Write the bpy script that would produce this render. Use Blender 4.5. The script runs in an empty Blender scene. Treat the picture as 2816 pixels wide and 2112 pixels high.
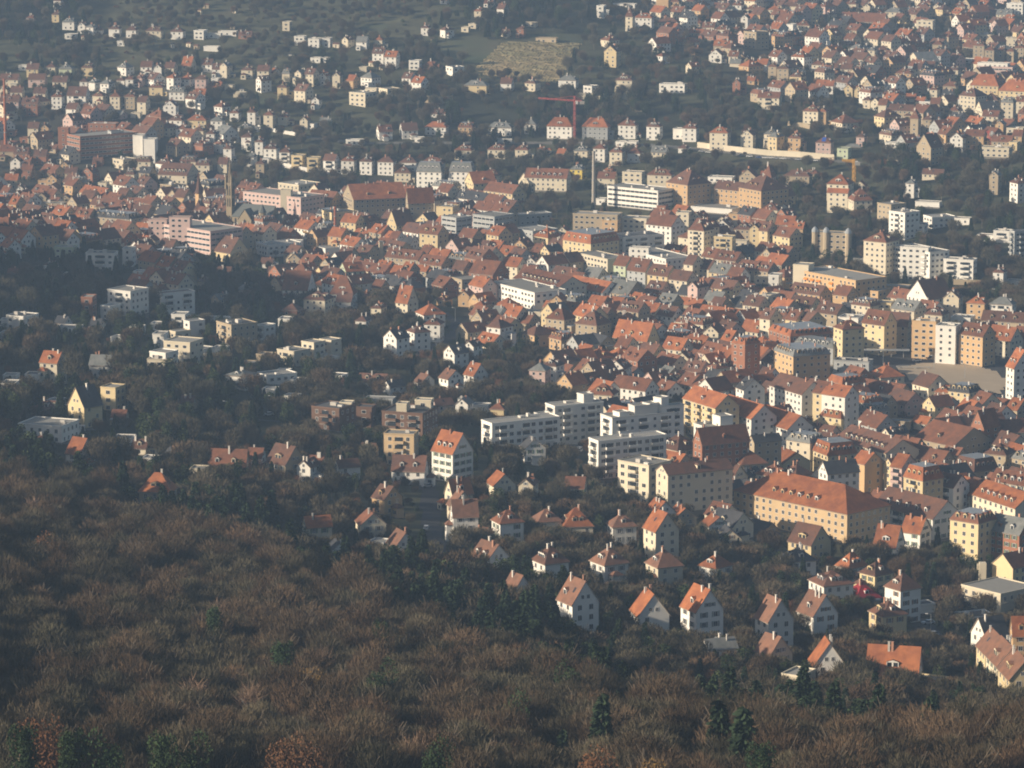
import bpy, math, random
import numpy as np
from mathutils import Vector, Matrix

S = bpy.context.scene
COL = S.collection
R = math.radians
rng = random.Random(7)
nrs = np.random.RandomState(11)

# ---------------------------------------------------------------- camera
F = 10820.0            # focal length in photograph pixels (2816 wide)
HC = 345.0             # camera height above the valley floor
PITCH = R(10.5)
cam = bpy.data.cameras.new('camera')
cam.sensor_width = 36.0
cam.lens = F / 2816.0 * 36.0
cam.clip_start = 5.0
cam.clip_end = 9000.0
camo = bpy.data.objects.new('camera', cam)
camo.location = (0, 0, HC)
camo.rotation_euler = (math.pi / 2 - PITCH, 0, 0)
COL.objects.link(camo)
S.camera = camo

# ---------------------------------------------------------------- light
SUN_AZ = R(250)        # clockwise from +Y (the view direction): low sun on the left, a little behind
SUN_EL = R(19)
world = bpy.data.worlds.new('World')
S.world = world
world.use_nodes = True
nt = world.node_tree
nt.nodes.clear()
sky = nt.nodes.new('ShaderNodeTexSky')
sky.sky_type = 'NISHITA'
sky.sun_disc = False
sky.sun_elevation = SUN_EL
sky.sun_rotation = SUN_AZ
sky.dust_density = 2.0
bg = nt.nodes.new('ShaderNodeBackground')
bg.inputs['Strength'].default_value = 0.06
out = nt.nodes.new('ShaderNodeOutputWorld')
nt.links.new(sky.outputs[0], bg.inputs[0])
nt.links.new(bg.outputs[0], out.inputs[0])
sun = bpy.data.lights.new('sun', 'SUN')
sun.energy = 5.0
sun.angle = R(0.53)
sun.color = (1.0, 0.85, 0.66)
suno = bpy.data.objects.new('sun', sun)
sd = Vector((math.sin(SUN_AZ) * math.cos(SUN_EL), math.cos(SUN_AZ) * math.cos(SUN_EL), math.sin(SUN_EL)))
suno.rotation_euler = (-sd).to_track_quat('-Z', 'Y').to_euler()
suno.location = (-300, 600, 600)
COL.objects.link(suno)
S.view_settings.view_transform = 'Standard'
S.view_settings.look = 'None'
S.view_settings.exposure = 0.42
S.view_settings.gamma = 1.0
S.view_settings.use_curve_mapping = False
S.render.engine = 'CYCLES'
S.cycles.use_denoising = True
S.cycles.max_bounces = 5
S.cycles.diffuse_bounces = 2
S.cycles.glossy_bounces = 2
S.cycles.transmission_bounces = 2
S.cycles.volume_bounces = 1
S.cycles.transparent_max_bounces = 4
S.cycles.filter_width = 1.9

# ---------------------------------------------------------------- helpers: objects
def link(name, data, parent=None):
    o = bpy.data.objects.new(name, data)
    COL.objects.link(o)
    if parent is not None:
        o.parent = parent
    return o

def tag(o, label=None, cat=None, group=None, kind=None):
    if label: o['label'] = label
    if cat: o['category'] = cat
    if group: o['group'] = group
    if kind: o['kind'] = kind
    return o

# ---------------------------------------------------------------- helpers: materials
MATS = {}
def mat(name, col, rough=0.85, var=0.12, scale=0.6, obj_var=0.10, metallic=0.0, spec=0.3, second=None, bump=0.0, hv=0.0):
    if name in MATS: return MATS[name]
    m = bpy.data.materials.new(name); m.use_nodes = True
    MATS[name] = m
    n = m.node_tree; n.nodes.clear(); L = n.links.new
    o = n.nodes.new('ShaderNodeOutputMaterial'); b = n.nodes.new('ShaderNodeBsdfPrincipled')
    b.inputs['Roughness'].default_value = rough
    b.inputs['Metallic'].default_value = metallic
    b.inputs['Specular IOR Level'].default_value = spec
    L(b.outputs[0], o.inputs['Surface'])
    tc = n.nodes.new('ShaderNodeTexCoord')
    no = n.nodes.new('ShaderNodeTexNoise'); no.inputs['Scale'].default_value = scale
    no.inputs['Detail'].default_value = 5.0
    L(tc.outputs['Object'], no.inputs['Vector'])
    oi = n.nodes.new('ShaderNodeObjectInfo')
    a = n.nodes.new('ShaderNodeMath'); a.operation = 'MULTIPLY_ADD'
    a.inputs[1].default_value = 2 * var; a.inputs[2].default_value = 1 - var
    L(no.outputs['Fac'], a.inputs[0])
    c = n.nodes.new('ShaderNodeMath'); c.operation = 'MULTIPLY_ADD'
    c.inputs[1].default_value = 2 * obj_var; c.inputs[2].default_value = 1 - obj_var
    L(oi.outputs['Random'], c.inputs[0])
    d = n.nodes.new('ShaderNodeMath'); d.operation = 'MULTIPLY'
    L(a.outputs[0], d.inputs[0]); L(c.outputs[0], d.inputs[1])
    src = None
    if second is not None:
        mx = n.nodes.new('ShaderNodeMix'); mx.data_type = 'RGBA'
        mx.inputs[6].default_value = (*col, 1); mx.inputs[7].default_value = (*second, 1)
        n2 = n.nodes.new('ShaderNodeTexNoise'); n2.inputs['Scale'].default_value = scale * 0.35
        n2.inputs['Detail'].default_value = 3
        L(tc.outputs['Object'], n2.inputs['Vector'])
        if hv:
            ad = n.nodes.new('ShaderNodeMath'); ad.operation = 'MULTIPLY_ADD'
            ad.inputs[1].default_value = hv
            mlt = n.nodes.new('ShaderNodeMath'); mlt.operation = 'MULTIPLY'; mlt.inputs[1].default_value = 17.31
            fr = n.nodes.new('ShaderNodeMath'); fr.operation = 'FRACT'
            L(oi.outputs['Random'], mlt.inputs[0]); L(mlt.outputs[0], fr.inputs[0])
            L(fr.outputs[0], ad.inputs[0])
            sc_ = n.nodes.new('ShaderNodeMath'); sc_.operation = 'MULTIPLY_ADD'
            sc_.inputs[1].default_value = 1 - hv; sc_.inputs[2].default_value = 0
            L(n2.outputs['Fac'], sc_.inputs[0]); L(sc_.outputs[0], ad.inputs[2])
            L(ad.outputs[0], mx.inputs[0])
        else:
            rp = n.nodes.new('ShaderNodeMapRange'); rp.inputs[1].default_value = .35; rp.inputs[2].default_value = .65
            L(n2.outputs['Fac'], rp.inputs[0]); L(rp.outputs[0], mx.inputs[0])
        src = mx.outputs[2]
    vm = n.nodes.new('ShaderNodeVectorMath'); vm.operation = 'SCALE'
    if src: L(src, vm.inputs[0])
    else: vm.inputs[0].default_value = col
    L(d.outputs[0], vm.inputs['Scale'])
    L(vm.outputs[0], b.inputs['Base Color'])
    if bump:
        bp = n.nodes.new('ShaderNodeBump'); bp.inputs['Strength'].default_value = bump
        L(no.outputs['Fac'], bp.inputs['Height']); L(bp.outputs[0], b.inputs['Normal'])
    return m

WALLC = {'W': ('white', (.80, .77, .70)), 'C': ('cream', (.68, .60, .45)), 'Y': ('yellow', (.66, .53, .31)),
         'O': ('apricot', (.55, .37, .20)), 'P': ('pink', (.58, .42, .37)), 'S': ('sandstone', (.42, .34, .23)),
         'B': ('brick red', (.33, .15, .09)), 'G': ('grey', (.40, .41, .40)), 'N': ('dull brown', (.16, .095, .065)), 'K': ('pale green', (.50, .55, .38)),
         'A': ('tan', (.60, .44, .26)), 'Z': ('lemon yellow', (.80, .62, .12))}
ROOFC = {'R': ('bright red', (.37, .135, .055), (.25, .09, .045)), 'r': ('dark red', (.215, .088, .048), (.145, .068, .045)),
         'b': ('brown', (.165, .078, .05), (.115, .065, .05)), 'g': ('grey', (.22, .22, .21), (.16, .17, .16)),
         'd': ('dark slate', (.065, .065, .07), (.045, .047, .052)), 't': ('russet', (.235, .115, .072), (.17, .095, .068)),
         'c': ('crimson', (.34, .03, .04), (.26, .025, .03))}
def wallm(c): return mat('wall_' + WALLC[c][0].replace(' ', '_'), WALLC[c][1], .9, .14, .22, .14)
def roofm(c):
    k = ROOFC[c]
    return mat('roof_' + k[0].replace(' ', '_'), k[1], .8, .32, .9, .22, second=k[2])
M_GLASS = mat('window_glass', (.035, .042, .05), .12, .1, 1, .3, spec=.6)
M_FRAME = mat('window_frame', (.74, .72, .68), .6, .05, 1, .1)
M_CHIM = mat('chimney_brick', (.45, .24, .16), .9, .15, 2, .35)
M_CHIMW = mat('chimney_render', (.62, .58, .52), .9, .1, 2, .2)
M_CONC = mat('concrete', (.42, .39, .34), .9, .12, .4, .1)
M_METAL = mat('roof_metal', (.40, .42, .43), .45, .1, .5, .15, metallic=.4)

# ---------------------------------------------------------------- helpers: meshes
class MB:
    def __init__(s): s.v = []; s.f = []; s.m = []
    def face(s, pts, mi=0):
        i = len(s.v); s.v += pts; s.f.append(tuple(range(i, i + len(pts)))); s.m.append(mi)
    def box(s, x0, x1, y0, y1, z0, z1, mi=0, top=None, bottom=True):
        i = len(s.v)
        s.v += [(x0, y0, z0), (x1, y0, z0), (x1, y1, z0), (x0, y1, z0), (x0, y0, z1), (x1, y0, z1), (x1, y1, z1), (x0, y1, z1)]
        fs = [(0, 1, 5, 4), (1, 2, 6, 5), (2, 3, 7, 6), (3, 0, 4, 7), (4, 5, 6, 7)] + ([(3, 2, 1, 0)] if bottom else [])
        s.f += [tuple(i + k for k in f) for f in fs]
        s.m += [mi] * 4 + [mi if top is None else top] + ([mi] if bottom else [])
    def loft(s, a, b, mi=0):   # two rings of points
        n = len(a); i = len(s.v); s.v += a + b
        for k in range(n):
            s.f.append((i + k, i + (k + 1) % n, i + n + (k + 1) % n, i + n + k)); s.m.append(mi)
    def ring(s, cx, cy, z, r, n=10): return [(cx + r * math.cos(2 * math.pi * k / n), cy + r * math.sin(2 * math.pi * k / n), z) for k in range(n)]
    def cone(s, cx, cy, prof, n=10, mi=0, cap=True):
        rs = [s.ring(cx, cy, z, max(r, .01), n) for z, r in prof]
        for a, b in zip(rs, rs[1:]): s.loft(a, b, mi)
        if cap: s.face(rs[-1], mi)
    def bar(s, p, q, r, mi=0):
        p = Vector(p); q = Vector(q); d = (q - p)
        if d.length < 1e-6: return
        d.normalize(); u = d.orthogonal().normalized(); w = d.cross(u)
        a = [tuple(p + (u * c + w * t) * r) for c, t in ((1, 1), (-1, 1), (-1, -1), (1, -1))]
        b = [tuple(q + (u * c + w * t) * r) for c, t in ((1, 1), (-1, 1), (-1, -1), (1, -1))]
        s.loft(a, b, mi); s.face(a[::-1], mi); s.face(b, mi)
    def mesh(s, name, mats):
        me = bpy.data.meshes.new(name); me.from_pydata(s.v, [], s.f)
        for m in mats: me.materials.append(m)
        if len(mats) > 1: me.polygons.foreach_set('material_index', s.m)
        me.update(); return me
    def obj(s, name, mats, parent=None):
        return link(name, s.mesh(name, mats), parent)

# ---------------------------------------------------------------- terrain height field
# columns: photograph x -> list of (distance along the valley axis, height above the valley floor)
TC = {
 -4200: [(300, 190), (800, 150), (1400, 118), (1650, 150), (1850, 215), (2030, 180), (2250, 70), (2700, 40), (3300, 150), (4300, 210)],  # hump halfway down: far part of the added sun-blocking spur, out of view
 -2000: [(300, 200), (800, 146), (1400, 100), (1620, 140), (1850, 215), (2010, 175), (2180, 62), (2400, 18), (2650, 20), (3050, 90), (4300, 190)],  # unseen spur left of the frame, its peak raised to shade the left slope
 -700: [(300, 205), (800, 135), (1400, 82), (1900, 56), (2200, 30), (2450, 8), (2700, 30), (3050, 80), (4300, 180)],
 0: [(300, 205), (750, 129), (1080, 90), (1250, 73), (1420, 62), (1560, 56), (1750, 47), (1950, 38), (2100, 34), (2230, 20), (2330, 8), (2500, 7), (2620, 20), (3020, 84), (3300, 120), (4300, 180)],
 700: [(300, 205), (780, 121), (1150, 70), (1350, 54), (1600, 38), (1850, 22), (2050, 10), (2250, 5), (2500, 6), (2620, 20), (3020, 84), (3300, 122), (4300, 180)],
 1408: [(300, 200), (800, 115), (1050, 78), (1250, 52), (1480, 33), (1780, 15), (2130, 4), (2350, 4), (2520, 9), (2640, 22), (3040, 86), (3400, 120), (4300, 175)],
 2100: [(300, 200), (800, 115), (980, 82), (1180, 46), (1430, 20), (1700, 9), (2100, 3), (2350, 7), (2500, 16), (2640, 32), (2800, 46), (3080, 58), (3500, 80), (4300, 150)],
 2816: [(300, 200), (800, 115), (980, 72), (1130, 43), (1300, 24), (1500, 12), (1830, 6), (2030, 3), (2150, 6), (2290, 20), (2450, 30), (2650, 30), (2950, 28), (3300, 38), (3700, 60), (4400, 120)],
 3900: [(300, 190), (800, 115), (1130, 43), (1500, 12), (2030, 3), (2290, 12), (2650, 20), (3300, 40), (4400, 120)],
 7000: [(300, 150), (1100, 40), (2000, 3), (3000, 20), (4400, 120)],
}
DU = np.linspace(-4200, 7000, 225); DD = np.linspace(300, 4300, 401)
_k = sorted(TC)
_cols = np.array([np.interp(DD, [a for a, b in TC[k]], [b for a, b in TC[k]]) for k in _k])
HT = np.array([[0.0] * len(DD)] * len(DU))
for j in range(len(DD)): HT[:, j] = np.interp(DU, _k, _cols[:, j])
def _blur(a, n, ax):
    k = np.hanning(n + 2)[1:-1]; k /= k.sum()
    return np.apply_along_axis(lambda r: np.convolve(np.pad(r, n // 2, mode='edge'), k, 'valid'), ax, a)
HT = _blur(_blur(HT, 13, 1), 11, 0)
def zt(x, y):
    x = np.asarray(x, float); y = np.asarray(y, float)
    u = 1408 + F * .983 * x / np.maximum(y, 200.)
    a = np.clip((u - DU[0]) / (DU[1] - DU[0]), 0, len(DU) - 1.001); b = np.clip((y - DD[0]) / (DD[1] - DD[0]), 0, len(DD) - 1.001)
    i = a.astype(int); j = b.astype(int); fa = a - i; fb = b - j
    z = (HT[i, j] * (1 - fa) + HT[i + 1, j] * fa) * (1 - fb) + (HT[i, j + 1] * (1 - fa) + HT[i + 1, j + 1] * fa) * fb
    return z + .9 * np.sin(x * .021 + y * .009) * np.cos(y * .017 - x * .006)
CP, SP = math.cos(PITCH), math.sin(PITCH)
def ray(X, Y):
    dx = (X - 1408) / F; dy = (1056 - Y) / F
    return Vector((dx, CP + dy * SP, -SP + dy * CP))
def ground(X, Y, near=600.):
    d = ray(X, Y); d = d / d.y
    ys = np.arange(near, 4300, 12.)
    g = HC + d.z * ys - zt(d.x * ys, ys)
    k = np.nonzero(g < 0)[0]
    if len(k) == 0: y = 4200.
    elif k[0] == 0: y = near
    else:
        a, b = ys[k[0] - 1], ys[k[0]]
        for _ in range(14):
            m = (a + b) / 2
            if HC + d.z * m - float(zt(d.x * m, m)) < 0: b = m
            else: a = m
        y = b
    return Vector((d.x * y, y, float(zt(d.x * y, y))))
def proj(x, y, z):     # world -> photograph pixel
    f = y * CP - (z - HC) * SP; u = y * SP + (z - HC) * CP
    return 1408 + F * x / f, 1056 - F * u / f
TS = 704 / 2212.0
def px(t, x, y): return t[0] * 704 + x * TS, t[1] * 528 + y * TS
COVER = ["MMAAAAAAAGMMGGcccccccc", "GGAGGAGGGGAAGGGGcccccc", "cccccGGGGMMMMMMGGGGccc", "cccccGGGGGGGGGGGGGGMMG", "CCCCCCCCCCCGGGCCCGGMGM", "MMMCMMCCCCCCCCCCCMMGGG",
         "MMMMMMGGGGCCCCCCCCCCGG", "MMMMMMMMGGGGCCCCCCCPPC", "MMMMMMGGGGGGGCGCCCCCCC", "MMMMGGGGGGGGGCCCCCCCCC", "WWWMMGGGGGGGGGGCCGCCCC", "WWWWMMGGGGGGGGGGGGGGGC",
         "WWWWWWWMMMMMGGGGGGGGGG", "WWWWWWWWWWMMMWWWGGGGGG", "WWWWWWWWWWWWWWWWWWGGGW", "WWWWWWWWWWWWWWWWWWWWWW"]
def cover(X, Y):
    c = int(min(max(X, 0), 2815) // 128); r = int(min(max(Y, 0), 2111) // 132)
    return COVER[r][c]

# ---------------------------------------------------------------- ground sheet
def inpoly(X, Y, poly):
    r = np.zeros(np.shape(X), bool); n = len(poly)
    for i in range(n):
        x1, y1 = poly[i]; x2, y2 = poly[(i + 1) % n]
        c = ((y1 > Y) != (y2 > Y)) & (X < (x2 - x1) * (Y - y1) / ((y2 - y1) or 1e-9) + x1)
        r ^= c
    return r
def nproj(x, y, z):
    f = y * CP - (z - HC) * SP; u = y * SP + (z - HC) * CP
    return 1408 + F * x / f, 1056 - F * u / f
gm = bpy.data.materials.new('ground_soil'); gm.use_nodes = True
n = gm.node_tree; n.nodes.clear(); L = n.links.new
o = n.nodes.new('ShaderNodeOutputMaterial'); b = n.nodes.new('ShaderNodeBsdfPrincipled'); b.inputs['Roughness'].default_value = .95
b.inputs['Specular IOR Level'].default_value = .1
at = n.nodes.new('ShaderNodeAttribute'); at.attribute_name = 'cover'
tc = n.nodes.new('ShaderNodeTexCoord')
n1 = n.nodes.new('ShaderNodeTexNoise'); n1.inputs['Scale'].default_value = .045; n1.inputs['Detail'].default_value = 8; n1.inputs['Roughness'].default_value = .7
L(tc.outputs['Object'], n1.inputs['Vector'])
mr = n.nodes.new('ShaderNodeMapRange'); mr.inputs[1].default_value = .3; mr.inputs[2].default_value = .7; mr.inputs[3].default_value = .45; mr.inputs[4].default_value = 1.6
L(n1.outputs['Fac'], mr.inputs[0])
vm = n.nodes.new('ShaderNodeVectorMath'); vm.operation = 'SCALE'
L(at.outputs['Color'], vm.inputs[0]); L(mr.outputs[0], vm.inputs['Scale']); L(vm.outputs[0], b.inputs['Base Color']); L(b.outputs[0], o.inputs['Surface'])
gx = np.arange(-1300, 1301, 10.); gy = np.arange(260, 4260, 10.)
GX, GY = np.meshgrid(gx, gy); GZ = zt(GX, GY)
me = bpy.data.meshes.new('ground')
V = np.stack([GX.ravel(), GY.ravel(), GZ.ravel()], 1)
nx, ny = len(gx), len(gy)
ii = (np.arange(ny - 1)[:, None] * nx + np.arange(nx - 1)[None, :]).ravel()
Fq = np.stack([ii, ii + 1, ii + nx + 1, ii + nx], 1)
me.from_pydata(V.tolist(), [], Fq.tolist())
PX, PY = nproj(GX, GY, GZ)
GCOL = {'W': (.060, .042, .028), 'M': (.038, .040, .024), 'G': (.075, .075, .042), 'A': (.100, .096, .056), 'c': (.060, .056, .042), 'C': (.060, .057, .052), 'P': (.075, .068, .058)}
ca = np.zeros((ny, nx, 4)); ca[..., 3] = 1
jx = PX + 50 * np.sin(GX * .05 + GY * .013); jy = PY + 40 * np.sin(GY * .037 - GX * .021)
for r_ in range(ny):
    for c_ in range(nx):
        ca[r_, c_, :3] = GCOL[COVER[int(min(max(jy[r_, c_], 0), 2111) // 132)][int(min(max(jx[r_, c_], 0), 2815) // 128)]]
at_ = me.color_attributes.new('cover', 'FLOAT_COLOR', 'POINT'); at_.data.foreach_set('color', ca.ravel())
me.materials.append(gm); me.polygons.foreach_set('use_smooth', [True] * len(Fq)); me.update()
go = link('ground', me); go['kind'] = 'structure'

def gpt(t, x, y): return ground(*px(t, x, y))
def drape(name, poly, m, up=.25, step=2.5):
    """A sheet laid on the terrain inside a polygon given on the ground (world x, y)."""
    xs = [p[0] for p in poly]; ys = [p[1] for p in poly]
    X = np.arange(min(xs) - step, max(xs) + step, step); Y = np.arange(min(ys) - step, max(ys) + step, step)
    A, B = np.meshgrid(X, Y); ins = inpoly(A + step / 2, B + step / 2, poly)
    Z = zt(A, B) + up
    # follow the coarse ground mesh: take the higher of the two
    idx = -np.ones(A.shape, int); vs = []; fs = []
    for j, i in zip(*np.nonzero(ins[:-1, :-1])):
        f = []
        for dj, di in ((0, 0), (0, 1), (1, 1), (1, 0)):
            if idx[j + dj, i + di] < 0: idx[j + dj, i + di] = len(vs); vs.append((A[j + dj, i + di], B[j + dj, i + di], Z[j + dj, i + di]))
            f.append(int(idx[j + dj, i + di]))
        fs.append(tuple(f))
    me = bpy.data.meshes.new(name); me.from_pydata(vs, [], fs); me.materials.append(m); me.update()
    o = link(name, me); o['kind'] = 'structure'; return o
NOTREE = []      # world polygons kept free of trees
def wpoly(pts): return [(p.x, p.y) for p in (gpt(t, x, y) for t, x, y in pts)]
def strip(pts, w):
    P = [gpt(*p) for p in pts]; L_, R_ = [], []
    for i, p in enumerate(P):
        a = P[max(i - 1, 0)]; b = P[min(i + 1, len(P) - 1)]; d = Vector((b.x - a.x, b.y - a.y)).normalized(); nrm = Vector((-d.y, d.x)) * w / 2
        L_.append((p.x + nrm.x, p.y + nrm.y)); R_.append((p.x - nrm.x, p.y - nrm.y))
    return L_ + R_[::-1]
asph = mat('asphalt', (.055, .055, .058), .9, .15, .3, .05)
grav = mat('sandy_gravel', (.50, .40, .28), .95, .12, .12, .05)
meadow = mat('meadow_grass', (.070, .088, .042), .95, .3, .05, .05, second=(.11, .098, .055))
paving = mat('pale_paving', (.17, .16, .145), .9, .12, .2, .05)
sq_poly = wpoly([((3, 1), 1120, 1530), ((3, 1), 1330, 1480), ((3, 1), 1750, 1490), ((3, 1), 2000, 1560), ((3, 1), 2080, 1659), ((3, 2), 2000, 90), ((3, 2), 1850, 60), ((3, 1), 1500, 1659), ((3, 1), 1250, 1640)])
asp_poly = wpoly([((3, 1), 600, 1440), ((3, 1), 1220, 1420), ((3, 1), 2060, 1440), ((3, 1), 2330, 1480), ((3, 2), 2330, 150), ((3, 2), 1850, 130), ((3, 1), 1250, 1700), ((3, 1), 800, 1600)])
drape('street', asp_poly, asph, .20); drape('square', sq_poly, grav, .32)
NOTREE += [asp_poly]
for nm, pts, w, m in [
    ('street', [((1, 2), 1490, 830), ((1, 2), 1500, 1050), ((1, 2), 1530, 1300), ((1, 2), 1640, 1640)], 6.5, asph),
    ('street', [((1, 1), 1250, 1470), ((1, 1), 1500, 1370), ((1, 1), 1750, 1200), ((1, 1), 1720, 1120), ((1, 1), 1600, 1040)], 6, asph),
    ('street', [((2, 2), 430, 450), ((2, 2), 620, 700), ((2, 2), 560, 480), ((2, 2), 700, 430)], 6, asph),
    ('street', [((3, 3), 1200, 300), ((3, 3), 1330, 420), ((3, 3), 1450, 560), ((3, 3), 1250, 620), ((3, 3), 900, 560)], 7, asph),
    ('street', [((3, 3), -400, 560), ((3, 3), 0, 600), ((3, 3), 330, 640), ((3, 3), 560, 640)], 5, asph),
    ('street', [((2, 0), 0, 1235), ((2, 0), 700, 1230), ((2, 0), 1300, 1265), ((2, 0), 1600, 1290), ((2, 0), 2212, 1350), ((3, 0), 560, 1390), ((3, 0), 800, 1410)], 7, paving),
    ('street', [((0, 2), 980, 470), ((0, 2), 1450, 440), ((0, 2), 1750, 340), ((0, 2), 2212, 310), ((1, 2), 250, 330)], 5, asph),
    ('street', [((1, 0), 0, 1085), ((1, 0), 400, 1180), ((1, 0), 900, 1240), ((1, 0), 1900, 1235)], 6, paving),
    ('street', [((3, 3), 240, 960), ((3, 3), 560, 1000), ((3, 3), 950, 1060), ((3, 3), 1250, 1080)], 5, paving),
    ('street', [((3, 1), 400, 600), ((3, 1), 800, 650), ((3, 1), 1100, 700), ((3, 1), 1400, 760)], 7, paving)]:
    pl = strip(pts, w); drape(nm, pl, m, .15, 1.6); NOTREE.append(strip(pts, w + 3))
for pts in [[((2, 0), 1830, 1400), ((2, 0), 2212, 1350), ((3, 0), 350, 1400), ((3, 0), 500, 1440), ((3, 0), 100, 1500), ((2, 0), 1850, 1500)],
            [((1, 0), 1600, 330), ((1, 0), 1900, 310), ((1, 0), 2110, 370), ((1, 0), 2000, 520), ((1, 0), 1820, 560), ((1, 0), 1600, 470)],
            [((2, 0), 0, 320), ((2, 0), 200, 300), ((2, 0), 600, 290), ((2, 0), 620, 380), ((2, 0), 0, 350)],
            [((1, 0), 0, 850), ((1, 0), 240, 840), ((1, 0), 250, 900), ((1, 0), 0, 920)],
            [((0, 0), 1840, 30), ((0, 0), 2050, 60), ((0, 0), 1950, 200), ((0, 0), 1700, 180)],
            [((1, 0), 800, 960), ((1, 0), 1150, 1010), ((1, 0), 1000, 1100), ((1, 0), 780, 1080)],
            [((1, 0), 920, 210), ((1, 0), 1160, 210), ((1, 0), 1100, 270), ((1, 0), 900, 280)],
            [((2, 1), 60, 90), ((2, 1), 350, 90), ((2, 1), 330, 130), ((2, 1), 60, 140)],
            [((1, 2), 0, 450), ((1, 2), 900, 480), ((1, 2), 1000, 560), ((1, 2), 0, 530)]]:
    pl = wpoly(pts); drape('meadow', pl, meadow, .15, 2.5); NOTREE.append(pl)
# the vineyard
vpts = [(1384, 116), (1599, 119), (1532, 228), (1290, 203)]
vw = [ground(*p) for p in vpts]; vpoly = [(p.x, p.y) for p in vw]; NOTREE.append(vpoly)
vs_ = drape('vineyard_slope', vpoly, mat('vineyard_soil', (.44, .33, .17), .95, .25, .08, 0, second=(.36, .31, .15)), .2, 2.5)
def vq(u, v):      # bilinear inside the vineyard in picture space, then down to the ground
    X = (vpts[0][0] * (1 - u) + vpts[1][0] * u) * (1 - v) + (vpts[3][0] * (1 - u) + vpts[2][0] * u) * v
    Y = (vpts[0][1] * (1 - u) + vpts[1][1] * u) * (1 - v) + (vpts[3][1] * (1 - u) + vpts[2][1] * u) * v
    return ground(X, Y)
wallst = mat('terrace_stone', (.36, .29, .17), .9, .12, .5, .1)
for k in range(6):
    v0 = .08 + k * .165; w_ = MB(); prev = None
    for i in range(43):
        u = i / 42; s_ = v0 + .022 * abs(math.sin(u * 9.4 + k * .9)) - .02 * u
        p = vq(u, min(max(s_, 0), 1)); 
        if prev is not None:
            a, b_ = prev, p
            w_.loft([(a.x, a.y - .25, a.z - .5), (b_.x, b_.y - .25, b_.z - .5), (b_.x, b_.y + .25, b_.z - .5), (a.x, a.y + .25, a.z - .5)], [(a.x, a.y - .25, a.z + .6), (b_.x, b_.y - .25, b_.z + .6), (b_.x, b_.y + .25, b_.z + .6), (a.x, a.y + .25, a.z + .6)])
            w_.face([(a.x, a.y - .25, a.z + .6), (b_.x, b_.y - .25, b_.z + .6), (b_.x, b_.y + .25, b_.z + .6), (a.x, a.y + .25, a.z + .6)])
        prev = p
    o = w_.obj('terrace_wall', [wallst]); tag(o, ['topmost', 'second', 'third', 'fourth', 'fifth', 'lowest'][k] + ' pale stone terrace wall crossing the vineyard' + (', counted from the top' if 0 < k < 5 else ''), 'wall', 'terrace walls of the vineyard')
vr = MB(); rv = random.Random(5)
for i in range(30):
    u = (i + .5) / 30
    for j in range(24):
        v = (j + rv.random() * .5) / 24
        if rv.random() < .12: continue
        a = vq(u, v); b_ = vq(u, min(v + .03, 1))
        hgt = rv.uniform(.3, .75); w2 = .4
        vr.loft([(a.x - w2, a.y, a.z), (a.x + w2, a.y, a.z), (b_.x + w2, b_.y, b_.z), (b_.x - w2, b_.y, b_.z)], [(a.x - w2 * .4, a.y, a.z + hgt), (a.x + w2 * .4, a.y, a.z + hgt * .9), (b_.x + w2 * .4, b_.y, b_.z + hgt), (b_.x - w2 * .4, b_.y, b_.z + hgt * .8)])
o = vr.obj('vine_rows', [mat('vine_leaves', (.50, .37, .17), .9, .35, .15, 0, second=(.38, .33, .16))]); tag(o, 'rows of yellow-brown autumn vines running down the terraced slope', 'vines', kind='stuff')
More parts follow.
